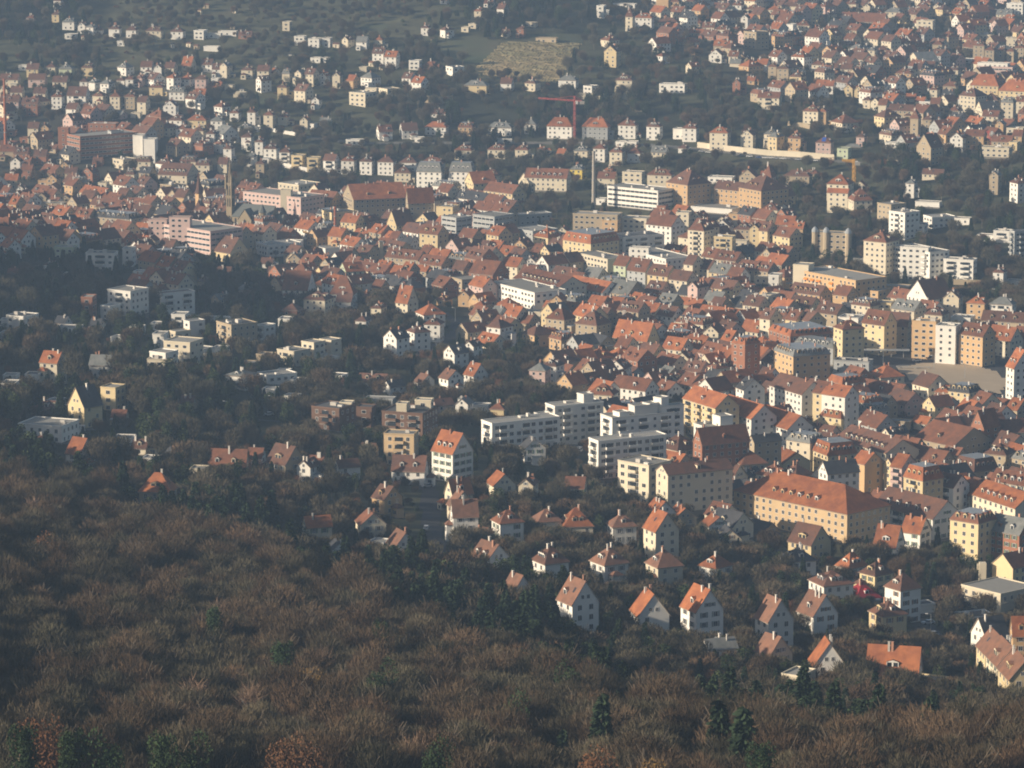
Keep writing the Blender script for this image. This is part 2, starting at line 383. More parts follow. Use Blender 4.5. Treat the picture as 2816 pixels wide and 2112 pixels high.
# Every building: left edge of its left (sunny) face, its near corner, right end of its right face, height of the eaves
# at that corner (all in a 2212-wide enlargement of a 704-pixel tile of the photograph), storeys, type+wall+roof, options.
# types: e eaves front, g gable front, h hipped, k half hipped, m mansard, f flat.  '+' adds a block to the building before.
DATA = {}
DATA[(0, 0)] = '''
540 640 660 195 2 hWg;675 735 750 225 2 eWb;750 805 830 240 2 hWg;810 880 895 265 1 hWb;940 1030 1050 255 2 hWb;1090 1175 1190 265 2 hWb
1260 1390 1400 272 2 hCb;1475 1580 1590 278 2 hWb;1675 1760 1790 275 2 fWg;1795 1905 1910 300 1 fWg;1885 2040 2050 280 1 fWg;2060 2170 2190 310 1 eBb
455 510 520 130 2 hYb;485 525 530 10 2 hWb;235 290 300 160 1 hPr;1030 1075 1080 365 1 fWg;1760 1885 1890 413 1 fWg w;560 660 665 305 1 fWg
160 240 245 575 1 fWg;230 330 340 600 2 eYb;400 475 485 585 2 hCb;510 620 645 600 2 hKg;705 800 820 590 2 hYb;1015 1090 1160 590 2 hWg
1215 1310 1330 580 2 eWb;1330 1395 1410 590 2 eWb;1420 1500 1530 590 2 eCb;1570 1650 1690 570 2 eCR h6;1740 1830 1840 560 2 eWb;1905 1960 1990 575 3 eCg
1835 1905 1910 600 2 eWb;2085 2180 2200 610 2 hCb
0 155 170 690 2 eCb;245 385 400 690 2 ePb;455 575 590 710 2 eCb;690 755 770 710 2 hWb;780 820 850 720 2 hWg;865 940 990 730 2 hWg
1030 1070 1085 700 1 hWb;1085 1150 1165 690 2 hWr;1170 1225 1260 680 2 hPr;1260 1330 1430 690 2 eWb;1290 1405 1430 760 2 hYr;1440 1500 1550 680 3 hWR
1560 1640 1680 690 2 hWR;1685 1780 1800 690 3 hPb;1825 1915 1930 690 1 fWg;1680 1770 1785 820 2 eWR;1800 1900 1940 760 1 eOR;1940 2010 2030 745 1 fCg
1460 1590 1610 800 2 mWg d3;2015 2115 2120 810 1 fCg w
290 390 400 810 2 eCb;0 60 80 780 2 eCb;90 190 200 800 2 eCb;445 535 550 840 3 hWr;580 740 780 830 2 eWb b;800 890 930 835 3 hCr
950 1035 1060 840 3 hCr;1075 1165 1185 840 3 hSr;1185 1260 1290 885 3 eCb;1410 1520 1530 920 3 gWb;1850 1920 1990 930 2 hWr;1985 2060 2070 980 2 hWr;2140 2205 2212 975 3 hWb
190 325 350 900 3 eBb;570 655 700 945 2 eWb;715 810 840 950 2 eCb;810 910 1000 970 2 eCb;1000 1045 1090 1000 1 ePg;1130 1210 1220 985 1 fCg
1620 1780 1800 1045 2 hYR;1460 1570 1610 1045 2 hWb;1820 1920 1930 1050 2 hWg;1380 1460 1520 1110 2 hCr;1520 1605 1640 1120 2 hWr;1665 1755 1770 1135 2 hCb
2055 2180 2190 1110 1 hWg;1855 1930 2070 1165 2 eWg;1790 1850 1860 1160 2 hWb;2085 2170 2190 1190 3 hWb;1850 1910 1975 1250 2 hWr;1930 2000 2020 1290 3 hWb;2130 2195 2212 1360 3 hWg
575 695 1200 1190 5 fBg s;+500 590 600 1110 7 fBg;+690 835 1215 1310 2 fOg s;+930 960 1070 1140 5 fGd
1150 1235 1245 1180 5 fWg w;1245 1340 1350 1215 5 fWg w;760 1000 1030 1080 2 fBg
170 245 250 1200 1 fBb;240 330 345 1110 2 eCb;350 420 430 1110 2 gOb;75 130 140 1140 1 fBg;0 160 170 1260 1 eOr;0 120 130 1310 2 eSr;120 240 250 1330 2 eBb;290 400 410 1350 2 eBb
90 175 190 1400 3 gWb;185 275 300 1475 2 eBr;390 450 470 1430 1 gWb;525 590 600 1430 2 eOb;705 800 860 1500 2 gBr;975 1065 1180 1390 2 fCg
1175 1300 1320 1400 2 mCb;1550 1690 1700 1400 2 mCb d3;1690 1810 1820 1430 2 mCb;1365 1615 1720 1520 2 eCb d6;400 490 520 1550 3 gOb;40 150 160 1560 2 eSR
330 410 420 1570 2 fOg;905 975 1100 1560 2 gCb;990 1050 1080 1580 2 gWb;870 920 930 1590 2 fCb;1100 1160 1170 1510 3 mCb;1170 1250 1350 1600 2 ePb
1385 1480 1560 1610 2 fSg;1630 1690 1720 1620 1 gWg;1725 1810 1960 1610 3 mCd;150 210 220 1640 2 gWb;400 500 520 1640 2 gPR;2065 2110 2120 1640 2 eCb
0 160 190 880 2 ePb;0 150 160 960 1 eCg;420 480 520 1290 1 eSb;180 260 300 1400 1 eBr;560 660 680 1500 2 eSb;620 700 760 1580 2 mSg;800 880 900 1400 1 eBb;1200 1290 1350 1500 2 eSd;1880 1960 1990 1420 2 eCb'''
DATA[(1, 0)] = '''
240 290 300 200 2 fCg;330 415 425 325 2 fWg;335 400 410 362 1 fWg;450 545 560 345 2 fWg;570 640 650 340 2 fWb;745 795 830 350 2 eCb;865 955 965 365 2 eWg
1030 1090 1100 350 2 hCR;+1130 1215 1225 350 2 hWR;+1020 1195 1200 378 1 fWg w;1425 1490 1500 245 2 hWb;1590 1635 1690 265 2 hWb;1775 1835 1840 245 1 fCg;1835 1900 1905 215 1 fCg
1890 1945 1960 100 2 hCR;1970 2045 2060 30 1 eWb;1600 1650 1660 5 1 eWb;2080 2140 2170 80 2 eWb;2150 2180 2185 290 1 eCb
1005 1100 1130 465 3 eWb;1110 1210 1245 495 3 eWR;1320 1410 1420 535 2 fWg;1440 1530 1590 575 1 hBr;1640 1700 1800 590 2 fWd
470 555 560 510 1 fWb;570 630 640 510 1 fWb;915 955 960 590 1 fCg
10 110 130 615 2 eCb;120 150 205 630 1 eCR;235 290 300 640 2 mCg;360 390 410 640 3 eCg;420 495 540 645 3 eCb;550 605 625 660 2 eWR;660 725 735 660 3 gCb
780 840 880 700 2 eOR;905 1000 1080 680 3 hWg;1260 1335 1385 680 2 eWb;1340 1425 1500 720 3 eWR;0 45 120 700 3 gWb;185 265 275 760 3 hYb;330 425 500 790 3 eCb;485 545 560 870 2 eWb
805 945 1040 815 3 fCg;+945 1040 1050 770 3 fCg;+1060 1135 1245 775 4 fCg;1800 1990 2010 745 2 hYg d1;2110 2205 2215 725 2 eWb
65 145 170 1000 3 hCr;190 270 285 1015 2 hCr;395 445 460 1045 2 eCR;465 500 515 1080 1 fWb;545 640 650 1060 1 eWg
1040 1065 1180 1140 2 gWr;1240 1265 1400 1130 2 gWb;1460 1640 1650 1105 2 hWR;1745 1870 1880 1105 2 mOr;1995 2205 2215 1110 2 hWg;1370 1440 1450 1200 1 fWg;775 920 930 1220 1 fWg
0 60 70 1230 3 hWb;65 175 190 1290 3 hWb;200 290 300 1320 3 hWb b;305 400 435 1355 3 fYg b;440 535 560 1375 3 fYg b;580 680 720 1390 3 eWb b;735 845 860 1395 3 hWr;895 1000 1020 1400 3 hWb;1050 1185 1190 1405 3 hWb
1240 1385 1390 1410 2 hWb;1425 1610 1620 1415 2 hWr;1715 1860 1870 1305 2 hCr;2000 2150 2160 1300 2 hCr;1195 1335 1340 1500 2 hCb
1385 1600 1610 1490 4 mWg h6;1665 1870 1880 1490 4 mWg h6;1950 2100 2110 1520 2 hCb;1520 1690 1700 1620 2 mWg;1805 1880 2080 1590 3 gYR;10 70 80 1420 3 hSb;1510 1610 1620 985 1 eWb
190 370 560 1610 3 fCg'''
DATA[(2, 0)] = '''
735 790 800 60 3 fWg;+750 835 840 95 2 fWg;870 1060 1070 45 1 fWg;980 1040 1050 150 4 hCr h7;1055 1205 1210 160 3 hWR;1255 1430 1435 200 2 hCb;1105 1160 1165 245 1 hOb
1245 1350 1355 0 3 fOb w;100 205 215 205 1 fCb;205 380 390 340 1 fSb;40 100 110 260 2 hBr;765 840 930 355 2 hCr;795 900 945 450 4 gYb;1250 1300 1340 490 2 hWr;1500 1550 1610 580 2 gCR
890 1035 1050 700 3 hCb d3;+1065 1120 1135 700 3 hCb;1270 1490 1500 740 2 fWg;615 690 740 755 2 fWg;400 550 560 700 2 hWg;110 200 245 725 2 hCb
105 205 215 1080 2 hWg;300 515 525 1100 3 hWR h6 d1;605 825 840 1105 3 hGR h6 d1;915 1065 1075 1090 3 hWr;1160 1275 1285 1100 3 hWb d2;1390 1470 1480 1125 2 fWg;1470 1590 1600 1115 3 hWr
1705 1860 1890 1155 4 hCR d1;1975 2080 2090 1175 3 gCb;2175 2290 2310 1165 3 hCg
25 135 150 1300 2 hCr;225 280 290 1300 1 hCR;390 450 480 1330 1 eCR;535 650 660 1310 2 hCg;700 800 810 1290 3 hWr;840 950 960 1320 3 hCr d1;995 1105 1115 1330 2 hWr
1200 1330 1340 1320 2 eCg;1470 1505 1510 1285 1 hWb;895 970 980 1235 1 fWb;980 1075 1085 1235 1 fWb;500 605 620 1470 2 hZg;790 880 890 1480 1 hCR
105 470 480 1545 3 eCr d6;55 150 320 1590 2 gCg;735 885 900 1545 2 eCr;950 1120 1130 1500 3 fCg;1165 1375 1390 1520 4 hCr d3;1330 1515 1720 1605 5 hOb h8 d1
1690 1900 1910 1545 2 fWg;1740 1960 2000 1650 4 eOb;1955 2150 2390 1655 5 hOb h8;1960 2100 2110 1530 3 gSr;2140 2240 2250 1540 2 eCR;2120 2307 2320 850 3 eCr b
1360 1440 1450 20 2 hOr;1500 1575 1580 15 2 hCr;1580 1695 1700 50 1 hWr;1425 1570 1580 95 1 fWg;1770 1830 1840 10 2 hCr;1895 1980 1990 50 2 hWr;2025 2140 2150 85 2 hCr;2095 2190 2200 30 2 hCr
1730 1795 1805 130 2 gOR;1640 1745 1750 240 2 eCr;1755 1860 1870 260 3 hCr;1665 1760 1770 290 1 hCr;1850 1910 1920 130 1 gCr;1975 2035 2045 160 4 gWd;2060 2110 2120 140 1 gCr
2000 2110 2220 290 4 fSb;1500 1650 1660 290 1 eSR;1395 1600 1610 370 1 hCR;1740 1880 1890 400 2 eSR d2;1950 2020 2030 290 1 eCR;1700 1810 1820 480 2 gWr;1870 1950 1960 490 2 eCr
1950 2010 2020 500 1 gOr;2030 2060 2070 530 1 gYr;2110 2200 2230 560 2 eWR;1880 1970 1980 550 1 eCg;1905 1970 1980 720 3 gBr;2050 2095 2100 700 1 eOR;2140 2210 2220 270 2 eCr
1550 1640 1650 200 1 hSr;1760 1800 1805 60 1 eCr;1900 1960 1970 260 2 hSr;1560 1620 1640 440 1 hOr'''
DATA[(3, 0)] = '''
0 95 100 90 2 hCR;115 265 270 60 3 hCb;295 350 370 80 2 gCr;240 355 365 225 2 hCr;190 215 220 220 2 fWg;370 425 430 185 1 fYg;390 440 450 260 2 hWr;455 490 500 290 3 hWb
0 15 20 280 2 hWr;200 290 300 285 1 fWg;520 570 580 130 2 hCb;830 880 890 60 2 gCR;1010 1140 1150 110 2 hCg;1180 1270 1280 95 1 eCg;1350 1400 1410 30 2 hOr;1450 1480 1490 60 2 gCr
1500 1580 1590 140 2 hYb;1280 1420 1430 190 4 fCb;1930 1990 2000 80 1 hCb;2060 2200 2210 40 3 fWg;1810 1890 1900 220 2 gGb;1770 1840 1850 240 1 hPr;1820 1930 1940 310 2 fCg
2130 2210 2220 230 2 hCb;2030 2150 2160 340 2 fCg;1520 1590 1600 295 1 gWR;1970 2100 2110 130 3 eCg
1420 1500 1510 390 3 hSr;1480 1570 1580 460 3 hSr;1580 1655 1665 490 2 hCR;1570 1665 1675 380 1 eCr;1680 1750 1760 390 2 hSr;1770 1865 1870 400 4 hSr;1870 1950 1960 440 4 hSr
1975 2040 2050 440 4 hSr;2070 2120 2130 450 4 hSr;2130 2212 2220 420 3 hSr;710 795 800 420 2 hWg;820 860 870 420 2 hCg;870 920 930 440 3 hCg;930 1030 1050 440 2 hCb
80 170 250 450 2 hWR;200 310 380 500 3 hWR;0 70 80 580 3 hSr;75 175 190 600 3 hSb;185 285 330 670 2 hYb;375 470 480 565 2 hCr;495 600 620 590 1 eCb;625 720 740 600 2 eCb;735 830 850 600 2 hCr
510 600 610 650 2 hOr;620 725 740 680 2 eWb;780 860 870 650 2 hCr;230 300 310 740 1 eOR;410 560 580 745 2 eWR;650 730 745 770 2 gYR;745 815 830 780 2 gYR;820 880 900 870 2 hCb
885 960 1000 890 2 gCr;950 1020 1040 910 2 eCr;1195 1310 1480 540 2 gCg;1320 1430 1440 580 2 eCb;1430 1530 1540 600 2 hCr;1545 1640 1650 610 2 hCb;1650 1745 1760 640 1 hCb
1250 1320 1330 600 2 eCb;1330 1380 1390 620 2 eOb;1660 1780 1790 520 1 fWg;1800 2110 2120 590 3 fPg s;+1810 2070 2080 555 2 fWg
1745 1985 2010 750 4 hYR h8;1990 2300 2320 800 4 hYR h8;1650 1790 1890 840 4 hCb;1845 1980 2010 870 3 hSb;2010 2115 2130 890 4 mCg;2140 2212 2230 880 3 eCr;1790 1850 2010 960 2 gCd;1850 1985 2000 1010 2 eCr
1100 1235 1240 640 2 hOr;1185 1270 1280 850 1 eCR;1270 1345 1380 880 1 eCR;1305 1410 1420 890 1 fWg;1395 1460 1470 780 2 hCr;1320 1390 1400 760 1 eWr;1510 1620 1630 750 2 hSr
1040 1245 1250 960 2 eSb;1330 1410 1420 1040 3 hSb;1450 1510 1520 1060 1 gOr;1255 1295 1305 1030 4 hSr h6;1130 1180 1190 680 1 gCr;960 1020 1040 720 2 eWg
300 430 480 970 3 hCr;460 500 510 970 3 hOR;545 640 780 1070 2 hCr;570 680 700 1110 1 fWg;1700 1860 1870 1180 3 eOr;1570 1680 1690 1200 3 gWr;1280 1405 1510 1280 4 gSb h8;+1410 1490 1500 1280 3 hSb
1510 1585 1600 1260 1 fWg;1820 2080 2090 1290 2 fCg;1930 2100 2110 1230 2 eSr;2085 2150 2160 1240 2 fYg;1010 1105 1110 1245 1 fWg;1960 2030 2040 1080 3 eOg;2060 2200 2210 1120 2 fCg;2110 2190 2200 1180 2 eOr
0 75 130 1190 3 hYg;170 280 295 1200 3 hOr;410 540 550 1240 3 hPr u;595 690 700 1295 2 fKg;+665 800 810 1275 3 hKg;770 830 840 1190 2 hPb
505 690 740 1600 4 hCR d1;+745 840 860 1610 4 gCR;300 435 445 1510 1 hSr;0 25 30 1540 4 hPr h8;135 355 365 1530 2 hSb;1190 1260 1280 1590 3 hWg;1330 1510 1520 1510 1 eCb;1925 1985 2000 1520 4 gSg
2085 2155 2260 1590 4 hWb;1080 1190 1200 1650 1 hWg;1100 1200 1210 340 2 hCr;660 760 770 40 2 hCr;1600 1700 1710 60 2 hSr;1700 1790 1800 130 2 hCr;1280 1380 1390 60 2 hCr
900 980 990 110 1 hCr;620 1000 1010 195 1 eSr;1500 1590 1600 830 2 eGd;1400 1480 1500 900 2 eSr;1560 1640 1660 960 2 hSr;1120 1180 1200 780 1 eSr;1000 1090 1100 820 1 eSd'''
DATA[(0, 1)] = '''
0 60 70 20 2 eSr;80 140 150 110 3 eOR;145 225 240 120 2 eWb;310 400 410 50 2 gSR;380 450 520 50 2 eYr;690 795 800 60 2 eOb;830 930 1000 60 2 hSr;1040 1220 1230 110 1 eOr;535 600 610 60 1 gSb
1215 1290 1300 60 2 gCg;1660 1720 1730 50 2 gPb;1745 1790 1960 60 2 gCb;1500 1590 1600 50 3 eOb;860 905 915 130 3 hSr;1130 1270 1340 190 2 eSb;1345 1400 1420 160 2 gCg;1415 1520 1530 180 2 gCr
1680 1745 1755 190 2 hOb h8;455 630 660 200 2 eCb d3;640 770 790 220 3 eSr d2;650 740 760 290 1 eCR;360 550 560 110 2 fSg;790 1120 1230 240 3 mSd d6;925 1100 1110 300 1 eCR
865 960 1050 350 2 eYb;1145 1270 1280 350 2 eCR;885 1050 1060 450 1 hCr h6;1280 1820 1850 350 5 fPg a50 s;+1460 1640 1660 225 2 fPg;+1280 1440 1450 245 2 fPg
1185 1250 1290 470 2 eYb;1280 1340 1350 430 3 gSr;1360 1480 1520 500 2 eSb h5;1450 1520 1600 500 2 eCb;1730 1800 1880 520 1 gSR;1855 1990 2150 530 2 eYb h8 d1;0 75 170 480 2 eWR;75 165 175 480 1 eCR
465 640 650 490 2 fKg;740 990 1000 540 3 fWd b;1080 1145 1150 500 3 fWg;225 420 430 665 1 fWg;930 1130 1290 870 4 fWg b;1340 1400 1690 890 3 fWb b;715 800 820 920 3 fBg;1830 1890 1955 930 2 eSg d1
2050 2130 2150 850 2 hSg;1870 1990 2000 700 1 eSb;55 225 340 1090 2 fWd;0 100 110 1120 1 fWg;500 690 700 1180 1 fWg;1120 1230 1240 1180 1 fWg;1600 2030 2040 1120 1 fWg b
1870 2000 2230 1160 3 fSd b;1460 1520 1610 1220 2 fCg;1350 1420 1430 1240 2 fWg;1270 1490 1520 1460 2 fCg;+1290 1430 1540 1400 1 fWg;+1410 1640 1760 1310 2 fCg
600 710 720 1380 1 fWg;345 495 575 1480 3 eCR h4;770 950 960 1500 2 eWg;50 140 150 1600 1 fWg;1945 2120 2220 1600 2 hWg h2;240 330 340 1590 1 fWd
1000 1080 1090 40 2 eSb;1880 1940 1950 120 2 eSd;1560 1640 1660 130 2 eGd;400 480 500 170 1 eSr;1240 1300 1310 130 1 eSb;560 640 660 130 1 eSr;1850 1900 1950 330 1 eSb;870 950 1010 1000 2 fWg;1300 1400 1430 1150 1 fWg;1590 1640 1720 1130 2 fWg;200 330 360 1190 1 fWg;1560 1700 1840 1440 1 fWg;1640 1760 1850 1370 1 fWg;2090 2200 2230 1490 1 fSg;0 110 150 1230 1 fWd;990 1050 1080 1270 1 fWg;470 560 620 1140 1 eWd;1150 1240 1270 700 1 fWg;560 640 660 720 1 fWg;1700 1790 1830 780 2 hSb;60 150 180 720 1 eCr;1480 1600 1620 1070 2 fWg b;780 860 900 1160 1 eWd;1840 1950 1980 1360 1 fWg;380 470 500 640 1 hWb'''
DATA[(1, 1)] = '''
-120 388 480 60 4 fPg a42;+210 300 310 -10 1 fCg w;440 660 740 70 3 eOr d2;750 845 1310 70 4 gSR a74 h8;1300 1316 1640 90 4 gSR a74 q4 h8;570 655 880 190 3 fYd;440 520 530 290 2 eBR;520 610 640 320 3 mSg
730 860 870 270 3 eYR;890 970 1040 260 3 gBr;845 960 970 370 1 eOR;620 735 745 390 3 eOR;1130 1215 1370 290 3 gYb h8;1380 1500 1595 260 2 gYb;1340 1400 1500 320 1 gYg
1555 1700 1760 140 3 fYg;1600 1730 1870 235 5 fGg s;+1870 2060 2230 220 4 fGg s;870 980 1040 470 2 hOg;720 860 870 430 2 eSb;1030 1135 1140 480 2 eCr;970 1045 1050 320 1 eOR
1410 1570 1600 370 5 eYr d2;1590 1690 1750 440 3 eBr;1745 1870 1970 400 3 eSr;1990 2095 2220 380 4 eYR;0 100 400 470 2 fWg;270 380 390 440 2 fWg;520 600 800 500 1 fWg w;+520 780 790 540 2 fWg
860 960 1060 540 2 eSb;1110 1400 1420 590 2 eSr d4;1400 1600 1640 640 2 eSr d3;1480 1640 1660 580 2 eSR;1660 1800 1830 590 3 mOg;1800 1930 2100 590 4 eBb d3;1840 1980 1990 500 2 eSb;1990 2095 2110 500 2 eSR
2090 2210 2230 550 2 eSR;2110 2200 2212 650 2 eCR;1835 2045 2190 720 3 eBr;1240 1370 1380 760 1 eOb;1150 1225 1240 720 2 eOR;1255 1320 1340 690 2 eSR;1340 1470 1480 690 1 eSR;1000 1080 1130 830 2 eOr
40 140 150 620 1 eWb;280 380 400 580 3 gSg;555 640 740 640 3 gSd;720 780 930 690 3 gKR;270 450 525 740 3 hBr h7;225 445 520 850 2 eWr h9;640 840 870 890 3 hWr h9 d1;410 595 680 940 3 hCb h4 d1;225 355 400 1030 2 hBb
690 820 830 950 2 eWb;1205 1310 1400 960 3 eCR h8;1380 1450 1640 1070 2 hWR h5;1450 1590 1620 1150 3 hWr;1100 1215 1330 1270 3 gWd;1305 1370 1500 1220 3 hWb;1620 1715 1835 1400 3 gWd;1810 1880 1920 1340 2 gWb
1745 1840 1850 900 2 gOR;1570 1630 1680 940 1 hOr;1910 1965 1990 990 2 hOR;1990 2110 2200 1180 3 hWb;2020 2090 2100 1080 2 eWg;2140 2200 2212 1060 2 eSR;2160 2212 2230 1130 2 hWr
2020 2407 2490 880 3 fWg a58;1680 1780 2080 770 2 fSg;180 330 475 1390 2 fCg b;+390 500 600 1310 2 fCg;+545 650 740 1290 2 fCg;1795 1880 1985 1590 2 eWR h5;1580 1660 1770 1620 2 eWt;1375 1440 1530 1640 1 eWt
0 70 130 1170 3 fWg b;190 290 300 1110 2 fWg;0 120 180 1420 1 fSg;0 100 360 1600 1 fWg;880 1120 1130 1640 1 eCt;700 800 810 560 2 eSb;900 1000 1010 640 1 eSr;1040 1150 1160 650 1 eSR;1160 1270 1290 330 2 eSR
560 640 660 600 1 eSd;1420 1480 1500 540 2 eSr;100 200 210 700 1 eSb;880 960 970 430 1 eSr;1150 1210 1220 420 2 eWr;1240 1330 1340 460 2 eWd;1690 1790 1800 680 2 eSb;1370 1420 1430 850 1 eSr;180 270 300 1560 1 fWg;300 400 430 1640 1 fWg;620 740 800 1600 1 fWd;500 600 720 1450 1 fWg;860 950 980 1120 2 hWb;1000 1080 1110 1010 2 hCr;880 960 1000 920 1 eSr'''
DATA[(2, 1)] = '''
180 310 440 400 3 hYR d2;435 680 930 450 4 mYR d4 h5;415 470 475 340 2 eCr;0 180 400 350 3 fGg;0 60 350 210 2 fGg;520 910 940 210 4 fSg;775 910 930 260 3 fOg;945 1160 1200 240 3 fCg;1155 1375 1490 300 4 eWr
850 960 1320 400 4 fWd b;655 760 770 340 1 fCg;1415 1525 1530 190 4 fCg;1250 1325 1330 130 1 fBb;815 1260 1275 0 4 fWg a36 s;725 800 810 70 1 fWg;1535 1640 1690 230 3 gCR;1760 1860 1870 260 2 gCR
1750 1875 1880 300 2 gWb;1870 1970 1980 200 1 fOg;1540 1900 2080 160 1 fWg w;1515 1655 1740 340 6 hCr b;1740 1900 1910 400 5 fYg b;+1900 2030 2050 430 4 fCg;1915 2060 2070 330 3 hSb;2075 2130 2140 320 4 gYb
2130 2205 2212 340 4 eYb;0 125 190 480 2 gOr;160 230 240 530 2 eSr;245 320 410 520 3 gYd;-60 45 60 650 3 eCR;100 215 220 620 2 gWb;60 180 260 720 2 eCr;555 825 885 590 4 fCg a55;800 885 890 540 1 fOb
1000 1330 1350 590 3 fWg a58;+1010 1180 1200 490 1 fWg;1350 1420 1430 560 1 eWR;1310 1500 1510 520 1 eSr;875 980 1050 640 4 eKr;990 1150 1190 690 4 eGr d1 h6;1165 1340 1400 730 4 eYb d2 h5;1350 1510 1560 770 4 eCb
1515 1600 1660 830 4 gPr;1590 1670 1690 830 3 ePr;1690 1900 1930 850 3 eYb;1560 1700 1740 670 3 eCb;1700 1850 1860 710 3 eYg;1850 1960 2000 740 3 eWr;1480 1560 1570 630 4 eCb;1635 1740 1760 570 2 eCr
1740 1930 1950 600 2 eSr d3;1940 2090 2100 680 2 eSr d3;2080 2210 2230 690 2 eSr d3;330 520 560 740 2 eCb;455 580 640 780 2 eCr;610 740 760 740 2 eCg;740 900 920 800 2 mSg d2;940 1100 1110 810 1 mSg
0 400 450 830 3 eCr d9 a54 h5;450 780 830 870 2 eWR d3 a48 h5;820 1000 1160 890 2 eSg;1150 1290 1380 860 2 ePb;1190 1300 1310 930 1 eSR;640 770 790 990 2 eSR;770 920 940 1000 2 eSR;905 1090 1110 1040 3 eSb d4
1090 1230 1240 1050 2 eCR;265 420 430 1010 1 eSR;420 690 710 1050 1 eSR;330 430 440 940 3 gOR;430 550 640 950 2 mCg;290 450 550 1110 3 hSr h6;545 730 860 1160 3 hSb h7 d2;-70 40 130 1080 3 eCR;100 300 320 1050 1 fCg
925 1010 1020 1100 2 hOR;1010 1200 1210 1130 1 eSR;1245 1385 1450 1080 2 eWb d1;1410 1650 1700 1150 2 mCr d5;1600 1870 1880 1080 1 eWR;1400 1620 1640 990 1 eSR;1870 2100 2140 1100 1 eSR;1970 2240 2260 1230 1 eCR h5
1650 1780 1830 1220 3 gCr;865 1165 1175 1290 2 eYR h8 d3;1290 1460 1480 1370 2 eCR d2 h5;1480 1640 1650 1350 2 eCR d3 h5;1345 1450 1460 1200 1 eCR;1200 1300 1310 1200 2 gYr;885 990 1000 1350 2 eCr;1075 1220 1280 1410 2 eYb
1395 1530 1540 1450 2 gCr;1600 1720 1860 1490 3 gCR;1800 1880 1900 1290 3 eSR;1890 2010 2120 1320 6 mBR;1690 1760 1860 1530 3 hCr;1470 1620 1700 1560 2 ePb;820 970 1020 1530 3 gWb;260 380 440 1510 3 hWb;145 285 330 1550 3 hPg
330 440 450 1450 1 eCb;185 400 410 1230 1 hCr;400 500 510 1280 1 gSr;545 640 650 1300 1 gSR;400 500 510 1390 1 gSb;2110 2210 2250 1620 2 eWb;1330 1430 1440 1630 2 gCr;1250 1330 1480 1600 1 eSg;1080 1180 1190 1650 1 gSR
2040 2210 2230 920 3 fCg b;1990 2130 2140 990 3 eCb;2135 2225 2240 1100 4 eCb;2090 2210 2230 750 1 fCg;1420 1560 1600 900 2 eSd;1650 1790 1800 950 2 eSg;1830 1930 1990 980 2 eSd;1250 1380 1400 970 2 eSg
1040 1130 1200 1380 1 eSr;1430 1520 1600 1130 2 eSd;1700 1800 1830 1000 2 eSb;1930 2050 2100 1010 2 eSd;180 300 350 920 1 eSb;700 800 830 1090 2 eSb;60 140 160 1140 2 eSr;560 640 660 470 1 eSr;1640 1740 1750 1080 1 eSb'''
DATA[(3, 1)] = '''
400 690 700 370 4 fSg t;690 740 900 80 3 hCr h7;+510 690 700 10 3 eCR;940 1060 1190 120 4 fSg;1270 1480 1490 100 1 fWg w;1040 1180 1310 190 5 fWg b;1340 1420 1620 230 2 fWg;1190 1350 1360 290 2 fWb b
1550 1740 1750 240 1 fWg;+1480 1700 1710 290 2 fWg;+1430 1640 1700 350 3 fWg;+1370 1630 1640 400 3 fWg b;1945 2085 2100 350 2 fWg b;+1805 2090 2110 390 3 fWg b;+1725 2060 2080 460 4 fWg b;2105 2125 2270 350 5 fGd b
820 1015 1130 440 6 hCr h5 d1;1080 1395 1500 530 5 fWg a50 b;+1140 1385 1400 490 1 fWg;1510 1770 1800 600 4 fWg b;215 755 840 775 4 fOg a48 o;+215 350 400 640 3 fCg w;760 950 1060 870 2 fOg;950 1210 1230 830 1 fSg w
175 445 540 895 2 eOb d5;555 680 720 900 3 eOr;1195 1380 1600 930 3 gWb h9;1510 1645 1660 920 4 gCb;1710 1865 1880 970 4 hOR;1910 2105 2110 980 4 hWg b;1345 1500 1560 1070 3 hCb d1;1575 1745 1790 1100 2 fWg;1940 2030 2040 700 3 hWr
2060 2170 2180 780 1 fWg;715 880 940 990 3 mCb d4;940 1060 1070 970 3 fYg;1060 1260 1330 1030 3 eCg d3;180 365 380 1000 3 eYb d2;400 590 640 1060 4 eSb d2;600 775 830 1100 4 fWg;0 180 190 950 2 eCr;0 160 250 1070 3 mCr d4
145 240 250 1110 4 eYr;250 345 500 1120 4 eYb;0 190 560 1250 4 mBR d3;290 570 580 1200 4 fWg;560 640 830 1190 6 hYr;805 1000 1010 1150 5 eYr d3 h6;+955 1205 1240 1160 5 eSb d3 h6;1235 1445 1455 1130 6 fOg;1440 1615 1660 1170 6 fWg
1640 1850 1880 1250 5 eOr d3 h5;1880 2090 2100 1290 3 eCR d3 h6;1835 2210 2230 1130 2 eSb d3;2095 2210 2230 1260 3 eSr;2050 2120 2300 1520 5 eWR h8 d2;40 215 540 1420 5 mOg;560 870 880 1480 2 fGd;860 970 1180 1610 2 hCR h5
220 560 570 1350 3 mGg;-60 80 100 160 2 hCr;60 160 170 130 1 gWb;60 220 260 290 2 eCR;170 300 310 320 2 eOR;0 90 100 730 3 fWg;-20 30 60 900 3 fCg'''
